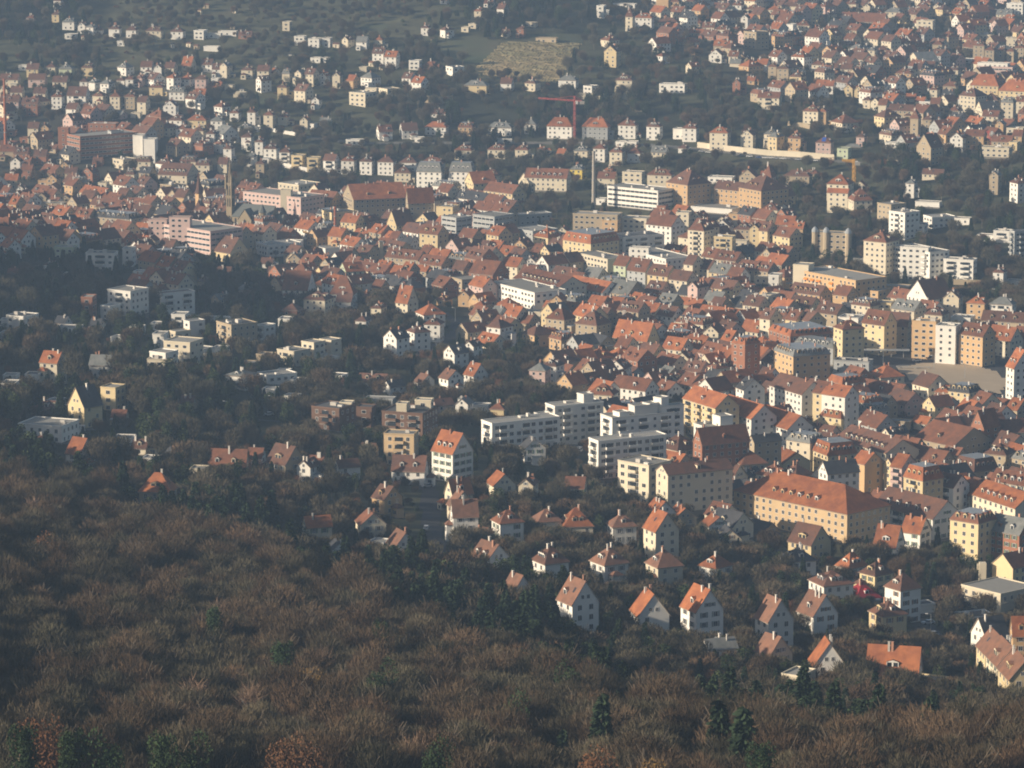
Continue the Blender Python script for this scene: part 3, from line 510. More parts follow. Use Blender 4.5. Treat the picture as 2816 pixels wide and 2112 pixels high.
DATA[(0, 2)] = '''
870 1000 1070 45 3 fYg;590 730 890 200 3 gYd h7;265 470 550 230 1 hCb h3;155 535 690 380 2 fWg a27 x;310 400 430 500 1 hOb;570 690 790 610 2 eWR h5;1410 1490 1620 640 1 eWd;1760 2120 2140 725 1 eCr h6 a12;1690 1770 1780 750 1 fCg
1200 1480 1520 940 3 hSR h6 d1;980 1140 1150 480 1 fWd w;50 130 140 10 2 fWg;2150 2260 2270 640 1 eWr h3;1290 1350 1370 660 1 fWg;1000 1080 1100 300 1 eSr;620 700 720 400 1 fWg;1180 1260 1290 560 1 eCb;420 520 560 160 1 fWg;1560 1660 1700 180 1 eSb'''
DATA[(1, 2)] = '''
475 720 870 225 3 fNd b;+720 825 830 170 1 fCg w;+860 1000 1040 210 3 fNd;1080 1440 1580 265 4 fNd b;+1210 1300 1310 180 2 fCg w;+1370 1510 1515 150 1 fCg;935 1180 1200 145 1 fGg w;1100 1365 1370 445 4 fAg a12 b
1515 1700 1880 600 4 eWR h7 d3;1945 2040 2645 350 4 fWg b;85 255 435 700 2 eSb h6 d1;475 570 580 700 1 eCr;1165 1455 1465 755 2 eWb h5 a10 d2;1630 1700 1815 960 2 eCR h5;1650 1695 1835 1060 2 eCt h5;1680 1705 1850 1140 3 eWt h5
1000 1110 1230 1000 2 eOb h4;410 440 550 1240 2 eCR h3;860 905 1130 1220 2 eCr;1110 1190 1380 1430 2 eWt h5;570 610 800 1480 2 eWd;1990 2055 2240 880 2 eCR h4;2035 2110 2290 1210 3 hWr h4;1840 1990 2212 1540 2 eWt h5
2020 2140 2160 225 2 hYr;1510 1560 1650 190 2 gPb;1755 1830 1840 180 2 gWg;1960 2120 2200 480 1 hBr;1100 1160 1240 30 2 eWd;1860 2000 2010 200 1 fWg;690 720 790 725 2 gWb;430 470 490 725 2 eWb;1030 1100 1130 1390 1 fWg;240 340 380 120 1 fWg;60 160 190 60 1 fWg;930 1010 1040 590 1 eCb;1880 1960 2010 1330 1 eWb'''
DATA[(2, 2)] = '''
650 870 880 100 3 hCr;930 1150 1270 60 3 eWr;1580 1750 1920 70 3 gWr;1930 2000 2140 50 4 eWd;285 370 800 200 5 fWg b;+560 620 700 100 1 fWg w;+190 240 330 270 1 fWg w;760 865 1420 300 5 fWg b;+870 930 1010 255 1 fWg w
+1005 1060 1260 200 1 fWg w;+1125 1190 1260 180 2 fWg w;+1220 1290 1345 130 1 fWg w;+1260 1300 1490 200 6 fWg b;660 745 1350 500 5 fWg b;905 1180 1380 710 5 fCg b a40;1240 1345 1920 780 5 eCb h3;1245 1430 1640 580 3 hCb d2
1560 1640 2060 520 5 eBr h6;2060 2090 2330 500 5 eSd;1465 1755 1760 205 5 eYR a58 b;1755 2065 2080 300 4 eWR a58;2065 2380 2400 392 3 eWR a58;1565 1700 1920 390 3 fWg b;+1730 1800 1910 290 2 fWg w
60 180 190 880 2 eCr;450 620 640 905 2 eCr a8;905 1050 1090 945 1 hCt;-40 130 180 500 1 hCb;70 110 275 560 2 eWd;165 225 405 1200 2 hCt h4;405 450 705 1240 2 hCR h6 d1;820 870 1040 1240 3 hWt h4
1145 1235 1400 1120 2 eWR h4;1330 1400 1600 1170 1 eSR;1130 1240 1445 1270 4 eCR h6;1630 1700 1860 1230 2 eWR h3;1740 1780 1990 1350 1 eCd;170 285 490 1560 3 hWb h5 d3;670 800 1010 1570 3 hWt h5 d1;1150 1260 1480 1590 3 hCt h5 d1
1610 1760 1890 1600 2 hWR h4 d1;1680 1900 1920 830 2 eCb h5;1960 2030 2080 810 2 gYd;1890 1980 2212 700 3 hSr'''
DATA[(3, 2)] = '''
-350 680 890 1125 4 hAR a42 h8 d6 q.27;0 290 310 90 4 eWb a57;285 380 390 60 4 eCb;380 470 480 80 5 eYr;455 660 680 110 5 eWR h4;685 870 960 170 3 mCR d2;780 1130 1140 100 1 eSr;1110 1290 1310 180 1 eSr;1330 1440 1590 200 3 gYr
1550 1735 1840 80 3 mYd d3;1435 1560 1570 80 2 hCR;1850 2070 2080 200 1 eSr;2050 2150 2160 230 2 eSR;440 630 770 300 2 mYR d3;770 930 950 250 2 mGg;980 1050 1130 440 3 eCd;1240 1370 1380 350 1 eCR;1030 1220 1230 340 1 fSg
1595 1700 1930 450 2 fCg;1745 1860 1960 380 4 gBR h7;1940 2000 2212 420 3 gCb;2150 2210 2290 400 3 gCb;205 265 400 410 2 eSr;330 520 560 470 2 eCb d2;560 1015 1150 600 3 eCb a55 h5 d8;150 360 450 510 4 mCg d3;380 520 770 620 3 mYR h5
0 130 370 690 2 eYR h4;430 510 790 770 5 eWd h4;720 830 940 690 5 eOR h4;1015 1070 1140 700 5 eYr;1070 1150 1160 720 5 ePR b;1160 1330 1510 830 6 mYR h5 b;1205 1340 1360 650 2 eCb;1330 1490 1520 690 2 eSr
1600 1780 1990 760 2 mSb h5 d3;1860 2050 2130 620 3 hSb;1250 1600 1950 540 2 eSr;1030 1250 1260 580 2 eSr;1415 1595 1640 890 5 eWb h4 b;1595 1740 1750 960 4 eCR h5 a55 d1;1740 2130 2150 1070 4 eCR a55 h5 d6;2120 2280 2300 1090 3 eCR h5
1900 2210 2230 880 3 eCr h4 d4;895 1420 1550 1165 3 eWb a47 h6 d5 b;1560 1810 1970 1200 5 mYr d3;1885 2165 2300 1300 4 eBg h5 d2;165 370 545 1390 3 eYb h6 d1 b;905 1100 1180 1410 2 eWR h7 d1;1140 1310 1400 1290 3 eWR h5
100 185 420 1540 2 hWd h4;580 700 830 1600 2 hWR h5 d1;2100 2240 2300 660 3 mSg;1500 1640 1660 620 1 eSr;860 1000 1020 200 2 eSd'''
DATA[(3, 3)] = '''
345 480 740 90 3 hWb h4 d2;785 920 1060 0 3 hYb h4 d1;1000 1140 1310 125 4 hWb h5 d1;635 760 980 215 1 hSc h5 d1;865 990 1200 350 3 hYb h4 d1;245 390 605 340 3 eWt h6;-120 0 195 385 4 eWt h6;-130 5 160 700 2 eCt h5
350 395 660 770 2 eWR h6;830 1290 1300 860 2 eWR h7 a8 d1;985 1450 1560 960 1 fYg a20;1745 1875 2060 520 3 gWd h5;1790 1870 2020 660 4 eYt h5 a76 k;1870 1975 2130 765 4 eCt h5 d1 a76 k;1975 2080 2260 880 4 eYt h5 d1 a76 k;2090 2110 2330 500 4 eOR h5
1220 1260 1450 270 1 fWd w;1540 1650 1980 385 1 fWb w;1520 2010 2330 260 1 fCd a35 w v;+1660 2010 2330 165 2 fCg v;240 280 300 880 2 fCg w'''
DATA[(2, 3)] = '''
-110 -10 145 185 2 eWt h6;385 520 755 235 4 eWt h6;1020 1090 1365 340 3 eWR h6;1450 1590 1830 300 4 eWR h6;1660 1700 1790 640 2 gWg'''
# ---------------------------------------------------------------- land cover (one letter per 128 px square of the photograph)
# ---------------------------------------------------------------- landmarks used to say where a thing stands
LM = [(15, 300, 'the left-edge brick chimney'), (205, 385, 'the striped brick factory block'), (395, 400, 'the two white silos'), (636, 480, 'the church spire'), (495, 640, 'the long pink block'),
      (922, 620, 'the slim brick chimney'), (1100, 560, 'the long red-roofed hall'), (1048, 690, 'the bare concrete tower'), (1632, 500, 'the grey factory chimney'), (1578, 320, 'the red tower crane'),
      (1440, 160, 'the vineyard'), (1678, 150, 'the yellow vineyard gable'), (1865, 530, 'the orange hip-roofed block'), (2060, 540, 'the second orange block'), (2130, 412, 'the long white wall'),
      (2265, 390, 'the pink solar villa'), (2347, 480, 'the yellow crane'), (2540, 395, 'the gabled stone mansion'), (2712, 250, 'the red-roofed barracks'), (2735, 190, 'the pink striped hall'),
      (2525, 820, 'the timbered white gable'), (2580, 640, 'the white terraced flats'), (2285, 680, 'the turreted stone block'), (2265, 780, 'the orange-awning school'), (2560, 1020, 'the sandy square'),
      (2440, 920, 'the corner block'), (2230, 1380, 'the long orange school'), (1800, 1180, 'the white flat-roofed blocks'), (1990, 1110, 'the long red-roofed terrace'), (100, 990, 'the yellow-leaved tree'),
      (110, 1180, 'the white cubic house'), (1000, 1130, 'the brown concrete complex'), (1100, 1210, 'the tan block of flats'), (1240, 1240, 'the tall white villa'), (2750, 1640, 'the flat school complex'),
      (1580, 1045, 'the golden-leaved tree'), (232, 1240, 'the burnt-orange roof'), (440, 1350, 'the dark red villa'), (1650, 720, 'the lemon-cream office block'), (780, 700, 'the terraced white house'), (1030, 270, 'the cream villa complex'),
      (650, 760, 'the arched white house'), (1300, 90, 'the upper meadow'), (520, 90, 'the hillside gardens'), (2330, 160, 'the bright-roofed white villas'), (870, 820, 'the big red villa'), (1180, 960, 'the twin white gables'),
      (950, 40, 'the wooded hilltop'), (1830, 60, 'the pointed round tower'), (2450, 60, 'the far upper town'), (1450, 500, 'the grey mansard villas'), (250, 230, 'the left hillside houses'), (900, 450, 'the yellow balcony blocks'),
      (1650, 860, 'the bright red terrace'), (1900, 800, 'the pink round gable'), (2600, 1330, 'the red-terraced white block'), (2400, 1250, 'the tall red-fronted house'), (1450, 1450, 'the three stacked gables')]
USED = {}
def where(X, Y):
    best = sorted((math.hypot((X - a), (Y - b) * 1.15), n, a, b) for a, b, n in LM)
    d, n, a, b = best[0]
    dx, dy = X - a, Y - b
    if abs(dx) > abs(dy) * 1.6: w = 'right of' if dx > 0 else 'left of'
    elif abs(dy) > abs(dx) * 1.6: w = 'below' if dy > 0 else 'above'
    else: w = ('lower ' if dy > 0 else 'upper ') + ('right of' if dx > 0 else 'left of')
    return w + ' ' + n
ORD = ['leftmost', 'second', 'third', 'fourth', 'fifth', 'sixth', 'seventh', 'eighth', 'ninth', 'tenth', 'eleventh', 'twelfth', 'thirteenth', 'fourteenth', 'fifteenth', 'sixteenth', 'seventeenth', 'eighteenth', 'nineteenth', 'twentieth'] + ['%dth' % k for k in range(21, 60)]
ORDX = ['leftmost', 'second from left', 'third from left', 'fourth from left', 'fifth from left', 'sixth from left', 'seventh from left', 'eighth from left', 'ninth from left', 'tenth from left', 'eleventh from left', 'twelfth from left']
NUM = {1: 'one-storey', 2: 'two-storey', 3: 'three-storey', 4: 'four-storey', 5: 'five-storey', 6: 'six-storey', 7: 'seven-storey'}

# ---------------------------------------------------------------- buildings
class Part:
    def __init__(s, name, mb, mats, loc=(0, 0, 0), rz=0.0, kids=(), kind=None, mesh=None, label=None):
        s.name, s.mb, s.mats, s.loc, s.rz, s.kids, s.kind, s.mesh, s.label = name, mb, mats, loc, rz, list(kids), kind, mesh, label
WM = {}
SHC = {1: (.10, .16, .09), 2: (.20, .11, .06), 3: (.30, .31, .30)}
def window_mesh(w, h, sh=0):
    k = (round(w, 1), round(h, 1), sh)
    if k not in WM:
        m = MB(); t = .10
        m.box(-w / 2, w / 2, -.05, .02, -h / 2, -h / 2 + t, 0); m.box(-w / 2, w / 2, -.05, .02, h / 2 - t, h / 2, 0)
        m.box(-w / 2, -w / 2 + t, -.05, .02, -h / 2 + t, h / 2 - t, 0); m.box(w / 2 - t, w / 2, -.05, .02, -h / 2 + t, h / 2 - t, 0)
        if w > .9: m.box(-t * .35, t * .35, -.04, .02, -h / 2 + t, h / 2 - t, 0)
        if sh:
            for e_ in (-1, 1):
                x_ = e_ * (w / 2 + w * .22); m.box(x_ - w * .2, x_ + w * .2, -.06, .0, -h / 2, h / 2, 1)
        f = m.mesh('window', [M_FRAME, mat('shutter_%d' % sh, SHC[sh], .8, .1, 1, .3)] if sh else [M_FRAME])
        g = MB(); g.face([(-w / 2 + t, -.015, -h / 2 + t), (w / 2 - t, -.015, -h / 2 + t), (w / 2 - t, -.015, h / 2 - t), (-w / 2 + t, -.015, h / 2 - t)])
        WM[k] = (f, g.mesh('pane', [M_GLASS]))
    return WM[k]
def face_tf(side, W, D):     # side 0 front(-y) 1 right(+x) 2 back 3 left : origin, rotation
    return [((0, -D / 2), 0), ((W / 2, 0), math.pi / 2), ((0, D / 2), math.pi), ((-W / 2, 0), -math.pi / 2)][side]
def near(d): return d < 1560

def make_building(W, D, n, typ, wc, rc, op, d, rs, plus=False):
    """Parts in local coordinates: origin at the centre of the footprint on the ground, front is -y."""
    st = 3.05 if typ == 'f' or n >= 5 else 2.9
    H = n * st + (.3 if typ == 'f' else .15)
    wm = wallm(wc); rm = roofm(rc) if rc in ROOFC else M_METAL
    if typ == 'f': rm = {'g': mat('gravel_roof', (.30, .29, .26), .95, .12, .5, .2), 'd': mat('dark_flat_roof', (.10, .10, .10), .9, .15, .5, .2), 'b': mat('brown_flat_roof', (.17, .13, .10), .9, .15, .5, .2), 'r': roofm('r')}.get(rc, M_METAL)
    parts = []; NR = near(d)
    wall = MB(); wall.box(-W / 2, W / 2, -D / 2, D / 2, -5.0, H, 0, bottom=False)
    roof = MB(); kids = []; o = .45
    hh = op.get('h')
    dorm = op.get('d')
    faces = {0: W, 1: D, 2: W, 3: D}
    if NR or W > 14:      # a darker plinth along the foot of the walls
        pl_ = MB(); pl_.box(-W / 2 - .06, W / 2 + .06, -D / 2 - .06, D / 2 + .06, -5, .7, 0); parts.append(Part('plinth', pl_, [mat('plinth_stone', (.20, .18, .15), .95, .15, .5, .2)]))
    if typ in 'eg':
        alongx = typ == 'e'
        U, V = (W, D) if alongx else (D, W)
        h = hh or min(max(V * .42, 2.2), 6.5)
        P = (lambda u, v, z: (u, v, z)) if alongx else (lambda u, v, z: (-v, u, z))
        for sg in (-1, 1):
            pts = [P(sg * U / 2, -V / 2, H), P(sg * U / 2, V / 2, H), P(sg * U / 2, 0, H + h)]
            wall.face(pts if sg > 0 else pts[::-1])
        tn = h / (V / 2); oe = .45; og = .3; th = .24
        for sg in (-1, 1):
            e = sg * (V / 2 + oe); ze = H - oe * tn + .03; zr = H + h + .03
            A = [P(-U / 2 - og, e, ze), P(U / 2 + og, e, ze), P(U / 2 + og, 0, zr), P(-U / 2 - og, 0, zr)]
            B = [(a[0], a[1], a[2] + th) for a in A]
            if (sg > 0) == True: A, B = A[::-1], B[::-1]
            roof.face(B, 0); roof.face(A[::-1], 1)
            for k in range(4): roof.face([A[k], A[(k + 1) % 4], B[(k + 1) % 4], B[k]], 1)
        slope = (0, 2) if alongx else (1, 3)
        RH = h
    elif typ in 'hk':
        h = hh or min(max(min(W, D) * .42, 2.0), 6.0)
        x, y = W / 2 + o, D / 2 + o; zb = H - .05
        rl = max(abs(W - D) / 2, .3)
        if min(W, D) > 15: rl = max(rl, 2.5)
        Rg = [(-rl, 0), (rl, 0)] if W >= D else [(0, -rl), (0, rl)]
        c = [(-x, -y, zb + .25), (x, -y, zb + .25), (x, y, zb + .25), (-x, y, zb + .25)]
        cb = [(p[0], p[1], zb) for p in c]
        a = (*Rg[0], H + h); b = (*Rg[1], H + h)
        if W >= D:
            roof.face([c[0], c[1], b, a]); roof.face([c[1], c[2], b]); roof.face([c[2], c[3], a, b]); roof.face([c[3], c[0], a])
        else:
            roof.face([c[0], c[1], a]); roof.face([c[1], c[2], b, a]); roof.face([c[2], c[3], b]); roof.face([c[3], c[0], a, b])
        for k in range(4): roof.face([cb[k], cb[(k + 1) % 4], c[(k + 1) % 4], c[k]], 1)
        roof.face(cb[::-1], 1); RH = h
        slope = (0, 1)
    elif typ == 'm':
        h = hh or 3.0; i = min(1.5, W * .2, D * .2)
        x, y = W / 2 + .3, D / 2 + .3
        c = [(-x, -y, H), (x, -y, H), (x, y, H), (-x, y, H)]
        t = [(-x + i + .3, -y + i + .3, H + h), (x - i - .3, -y + i + .3, H + h), (x - i - .3, y - i - .3, H + h), (-x + i + .3, y - i - .3, H + h)]
        roof.loft(c, t, 0); roof.face(t, 2)
        roof.box(-x, x, -y, y, H - .25, H - .002, 1); RH = h; slope = (0, 1)
    else:
        x, y = W / 2 + .12, D / 2 + .12
        roof.box(-x, x, -y, y, H - .02, H + .18, 1, 0)
        t = .28; ph = .55
        for b_ in ((-x, x, -y, -y + t), (-x, x, y - t, y), (-x, -x + t, -y + t, y - t), (x - t, x, -y + t, y - t)):
            roof.box(*b_, H + .182, H + ph, 1)
        RH = .5; slope = ()
        if min(W, D) > 8 and not plus:
            for _ in range(rs.randint(1, 3)):
                cx, cy = rs.uniform(-W / 2 + 2, W / 2 - 2), rs.uniform(-D / 2 + 2, D / 2 - 2); s_ = rs.uniform(.5, 1.4)
                bx = MB(); bx.box(cx - s_, cx + s_, cy - s_ * .7, cy + s_ * .7, H + .19, H + rs.uniform(.8, 1.9), 0)
                kids.append(Part('roof_box', bx, [M_CHIMW]))
    edge = mat('eaves_board', (.30, .24, .19), .9, .1, 1, .2)
    # chimneys
    if typ != 'f' and not plus:
        nc = 1 + (rs.random() < .6) + (max(W, D) > 16)
        for _ in range(nc):
            if typ == 'e': cx, cy = rs.uniform(-W * .38, W * .38), rs.choice((-.8, .8))
            elif typ == 'g': cx, cy = rs.choice((-.8, .8)), rs.uniform(-D * .38, D * .38)
            elif typ == 'm': cx, cy = rs.uniform(-W * .3, W * .3), rs.uniform(-D * .3, D * .3)
            else: cx, cy = rs.uniform(-1, 1) * max(.8, abs(W - D) / 2), rs.choice((-.9, .9))
            s_ = rs.uniform(.24, .38); c_ = MB(); top = H + RH + rs.uniform(.6, 1.5)
            c_.box(cx - s_, cx + s_, cy - s_ * .8, cy + s_ * .8, H + RH * .35, top, 0)
            c_.box(cx - s_ - .08, cx + s_ + .08, cy - s_ * .8 - .08, cy + s_ * .8 + .08, top, top + .12, 0)
            kids.append(Part('chimney', c_, [rs.choice((M_CHIM, M_CHIMW, M_CHIMW))]))
    # dormers / skylights
    if slope and not plus and (typ in 'ehm' or (typ == 'g' and D > 8)):
        for sl in slope[:2]:
            if sl == 2: continue
            L = faces[sl]; V = D if sl in (0, 2) else W
            k = dorm if (dorm is not None and sl == (0 if typ != 'g' else 1)) else (rs.choice((0, 1, 1, 2)) if L > 8 else rs.choice((0, 0, 1)))
            if typ == 'm': k = max(2, int(L / 3.2)) if dorm is None or sl else dorm
            if dorm == 1 and sl == slope[0]: dw = min(3.4, L * .32)
            else: dw = 1.5
            if typ in 'hk': Lu = L * .45
            else: Lu = L * .8
            (ox, oy), rz = face_tf(sl, W, D)
            tn = (RH / (V / 2)) if typ != 'm' else RH / 1.5
            for q in range(int(k)):
                u = 0 if k == 1 else -Lu / 2 + Lu * (q + .5) / k
                if typ in 'eg' and dorm is None and rs.random() < .35:     # a skylight instead
                    sk = MB(); v0 = V * .2; z0 = H + v0 * tn + .31; v1 = v0 + .9; z1 = H + v1 * tn + .31
                    sk.face([(u - .45, v0, z0), (u + .45, v0, z0), (u + .45, v1, z1), (u - .45, v1, z1)])
                    kids.append(Part('skylight', sk, [M_GLASS], (ox, oy, 0), rz)); continue
                v0 = V * .12 if typ != 'm' else .45; z0 = H + v0 * tn + .1; hd = min(1.5, RH * .5) if typ != 'm' else 1.6
                v1 = min(v0 + (hd + .5) / tn, V / 2) if typ != 'm' else 2.4
                dm = MB()
                dm.box(u - dw / 2, u + dw / 2, v0, v1, z0 - .25, z0 + hd, 0)
                zr = z0 + hd
                dm.face([(u - dw / 2 - .15, v0 - .2, zr), (u, v0 - .2, zr + .55), (u, v1 + .4, zr + .55), (u - dw / 2 - .15, v1 + .2, zr)], 1)
                dm.face([(u, v0 - .2, zr + .55), (u + dw / 2 + .15, v0 - .2, zr), (u + dw / 2 + .15, v1 + .2, zr), (u, v1 + .4, zr + .55)], 1)
                dm.face([(u - dw / 2 - .15, v0 - .1, zr), (u + dw / 2 + .15, v0 - .1, zr), (u, v0 - .1, zr + .55)], 0)
                for e_ in range(max(1, int(dw / 1.2))):
                    ne = max(1, int(dw / 1.2)); uu = u + (e_ - (ne - 1) / 2) * dw / ne; ww = dw / ne * .36
                    dm.face([(uu - ww, v0 - .03, z0 + .15), (uu + ww, v0 - .03, z0 + .15), (uu + ww, v0 - .03, z0 + hd - .2), (uu - ww, v0 - .03, z0 + hd - .2)], 2)
                kids.append(Part('dormer', dm, [M_FRAME if rs.random() < .4 else wm, rm, M_GLASS], (ox, oy, 0), rz))
    if n <= 3 and typ in 'egh' and W < 24 and not plus and rs.random() < .55:      # a lower wing or porch
        aw, ad, ah = min(W * .45, rs.uniform(3.2, 5)), rs.uniform(2.2, 3.6), 2.9 * max(1, n - 1 - (rs.random() < .5))
        ax = rs.choice((-1, 1)) * (W / 2 - aw / 2 - .4); an = MB()
        if rs.random() < .5: an.box(ax - aw / 2, ax + aw / 2, -D / 2 - ad, -D / 2 - .01, -5, ah, 0); cxa, cya, hx, hy = ax, -D / 2 - ad / 2, aw / 2, ad / 2
        else:
            ay = rs.uniform(-.25, .25) * D; an.box(W / 2 + .01, W / 2 + ad, ay - aw / 2, ay + aw / 2, -5, ah, 0); cxa, cya, hx, hy = W / 2 + ad / 2, ay, ad / 2, aw / 2
        fl = rs.random() < .4
        if fl: an.box(cxa - hx - .1, cxa + hx + .1, cya - hy - .1, cya + hy + .1, ah, ah + .3, 1)
        else:
            r_ = .35; zz = ah
            an.loft([(cxa - hx - r_, cya - hy - r_, zz), (cxa + hx + r_, cya - hy - r_, zz), (cxa + hx + r_, cya + hy + r_, zz), (cxa - hx - r_, cya + hy + r_, zz)], [(cxa - hx * .3, cya - hy * .3, zz + 1.3), (cxa + hx * .3, cya - hy * .3, zz + 1.3), (cxa + hx * .3, cya + hy * .3, zz + 1.3), (cxa - hx * .3, cya + hy * .3, zz + 1.3)], 1)
            an.face([(cxa - hx * .3, cya - hy * .3, zz + 1.3), (cxa + hx * .3, cya - hy * .3, zz + 1.3), (cxa + hx * .3, cya + hy * .3, zz + 1.3), (cxa - hx * .3, cya + hy * .3, zz + 1.3)], 1)
        an.face([(cxa - hx * .5, cya - hy - .03, ah - 2.2), (cxa + hx * .5, cya - hy - .03, ah - 2.2), (cxa + hx * .5, cya - hy - .03, ah - .9), (cxa - hx * .5, cya - hy - .03, ah - .9)], 2)
        parts.append(Part('annex', an, [wm, M_METAL if fl else rm, M_GLASS]))
    parts.append(Part('wall', wall, [wm]))
    parts.append(Part('roof', roof, [rm, (edge if typ != 'f' else wm), M_METAL], kids=kids))
    # windows
    if not op.get('w'):
        strip = op.get('s')
        sp = 3.2 if (n >= 4 or typ == 'f') else 3.0
        ww = 1.9 if typ == 'f' and rs.random() < .6 else (1.3 if n < 4 else 1.4); wh = 1.6
        joined = MB(); sh = rs.choice((0, 0, 1, 2, 3)) if typ in 'egh' and n <= 4 else 0
        for sd in ((0, 1) if NR else (0, 1, 3)):
            L = faces[sd]; (ox, oy), rz = face_tf(sd, W, D); cr, sr = math.cos(rz), math.sin(rz)
            nc = max(1, int((L - .9) / sp)); 
            spots = []
            for fl in range(n):
                for c in range(nc):
                    if not strip and rs.random() < (.06 if n >= 3 else .14): continue
                    spots.append(((c - (nc - 1) / 2) * (L - 1.2) / nc, fl * st + 1.75, (L - 1.2) / nc - .12 if strip else ww))
            gab = (typ == 'e' and sd in (1, 3)) or (typ == 'g' and sd == 0)
            if gab:
                spots.append((-.9 if L > 7 else 0, H + RH * .28, 1.0)); 
                if L > 7: spots.append((.9, H + RH * .28, 1.0))
            for u, z, w_ in spots:
                if NR and not strip:
                    f_, g_ = window_mesh(w_, 1.2 if z > H else wh, sh)
                    parts.append(Part('window', None, None, (ox + cr * u, oy + sr * u, z), rz, [Part('pane', None, None, mesh=g_)], mesh=f_))
                else:
                    hz = .6 if z > H else .72
                    for (wd, hz_, off, mi) in ((w_ / 2, hz, -.03, 0), (w_ / 2 - .13, hz - .13, -.06, 1)):
                        joined.face([(ox + cr * a - sr * off, oy + sr * a + cr * off, z + b) for a, b in ((u - wd, -hz_), (u + wd, -hz_), (u + wd, hz_), (u - wd, hz_))], mi)
        if joined.v: parts.append(Part('windows', joined, [M_FRAME, M_GLASS], kind='stuff'))
    # balconies
    if op.get('b'):
        sd = 0 if W > D * .5 else 1
        for sd in ((0,) if W > D * .6 else (0, 1)):
            L = faces[sd]; (ox, oy), rz = face_tf(sd, W, D)
            k = max(1, int(L / 8))
            for fl in range(1 if n > 1 else 0, n):
                for c in range(k):
                    u = (c - (k - 1) / 2) * L / k; bw = min(2.0, L / k * .36); z = fl * st + .15; b_ = MB()
                    b_.box(u - bw, u + bw, -1.3, .0, z - .15, z + .02, 0)
                    b_.box(u - bw, u + bw, -1.3, -1.2, z + .02, z + 1.0, 1)
                    for e in (-1, 1): b_.box(u + e * bw - .05, u + e * bw + .05, -1.2, 0, z + .02, z + 1.0, 1)
                    b_.face([(u - bw * .8, -.08, z + .1), (u + bw * .8, -.08, z + .1), (u + bw * .8, -.08, z + 2.3), (u - bw * .8, -.08, z + 2.3)], 2)
                    parts.append(Part('balcony', b_, [M_CONC, wm, M_GLASS], (ox, oy, 0), rz))
    if op.get('o'):      # orange awnings over some windows
        aw = mat('orange_awning', (.75, .26, .05), .8, .05, 1, .05)
        for fl in (1, 2, 3):
            for c in range(9):
                if rs.random() < .5: continue
                u = (c - 4) * W / 9.6; z = fl * st + 2.5 - 3.05 + .0; b_ = MB()
                b_.box(u - 1.5, u + 1.5, -D / 2 - .9, -D / 2 - .05, z + .0, z + .9, 0)
                b_ = MB(); b_.face([(u - 1.5, -D / 2 - .08, z + 1.0), (u + 1.5, -D / 2 - .08, z + 1.0), (u + 1.5, -D / 2 - 1.1, z), (u - 1.5, -D / 2 - 1.1, z)][::-1])
                b_.face([(u - 1.5, -D / 2 - .1, z + .95), (u + 1.5, -D / 2 - .1, z + .95), (u + 1.5, -D / 2 - 1.1, z - .05), (u - 1.5, -D / 2 - 1.1, z - .05)])
                parts.append(Part('awning', b_, [aw]))
    if op.get('u'):      # solar panels on the front slope
        sp_ = mat('solar_panel', (.03, .10, .42), .2, .05, 1, 0); tn = RH / (D / 2)
        for k in range(2):
            b_ = MB(); v0, v1 = D * .07 + k * D * .17, D * .07 + k * D * .17 + D * .15; x_ = 1.3
            b_.face([(-x_, -D / 2 + v0, H + v0 * tn + .45), (x_, -D / 2 + v0, H + v0 * tn + .45), (x_, -D / 2 + v1, H + v1 * tn + .45), (-x_, -D / 2 + v1, H + v1 * tn + .45)])
            parts.append(Part('solar_panel', b_, [sp_]))
    if op.get('t'):      # corner turrets with slate caps
        for tx in (-W * .5, -W * .16, W * .5):
            b_ = MB(); b_.cone(tx, -D / 2, [(-4, 1.8), (H + .6, 1.8)], 10, 0)
            b_.cone(tx, -D / 2, [(H + .6, 2.0), (H + 1.8, 1.9), (H + 3.0, 1.1), (H + 3.8, .1)], 10, 1)
            parts.append(Part('turret', b_, [wm, M_METAL]))
    return parts, H, RH

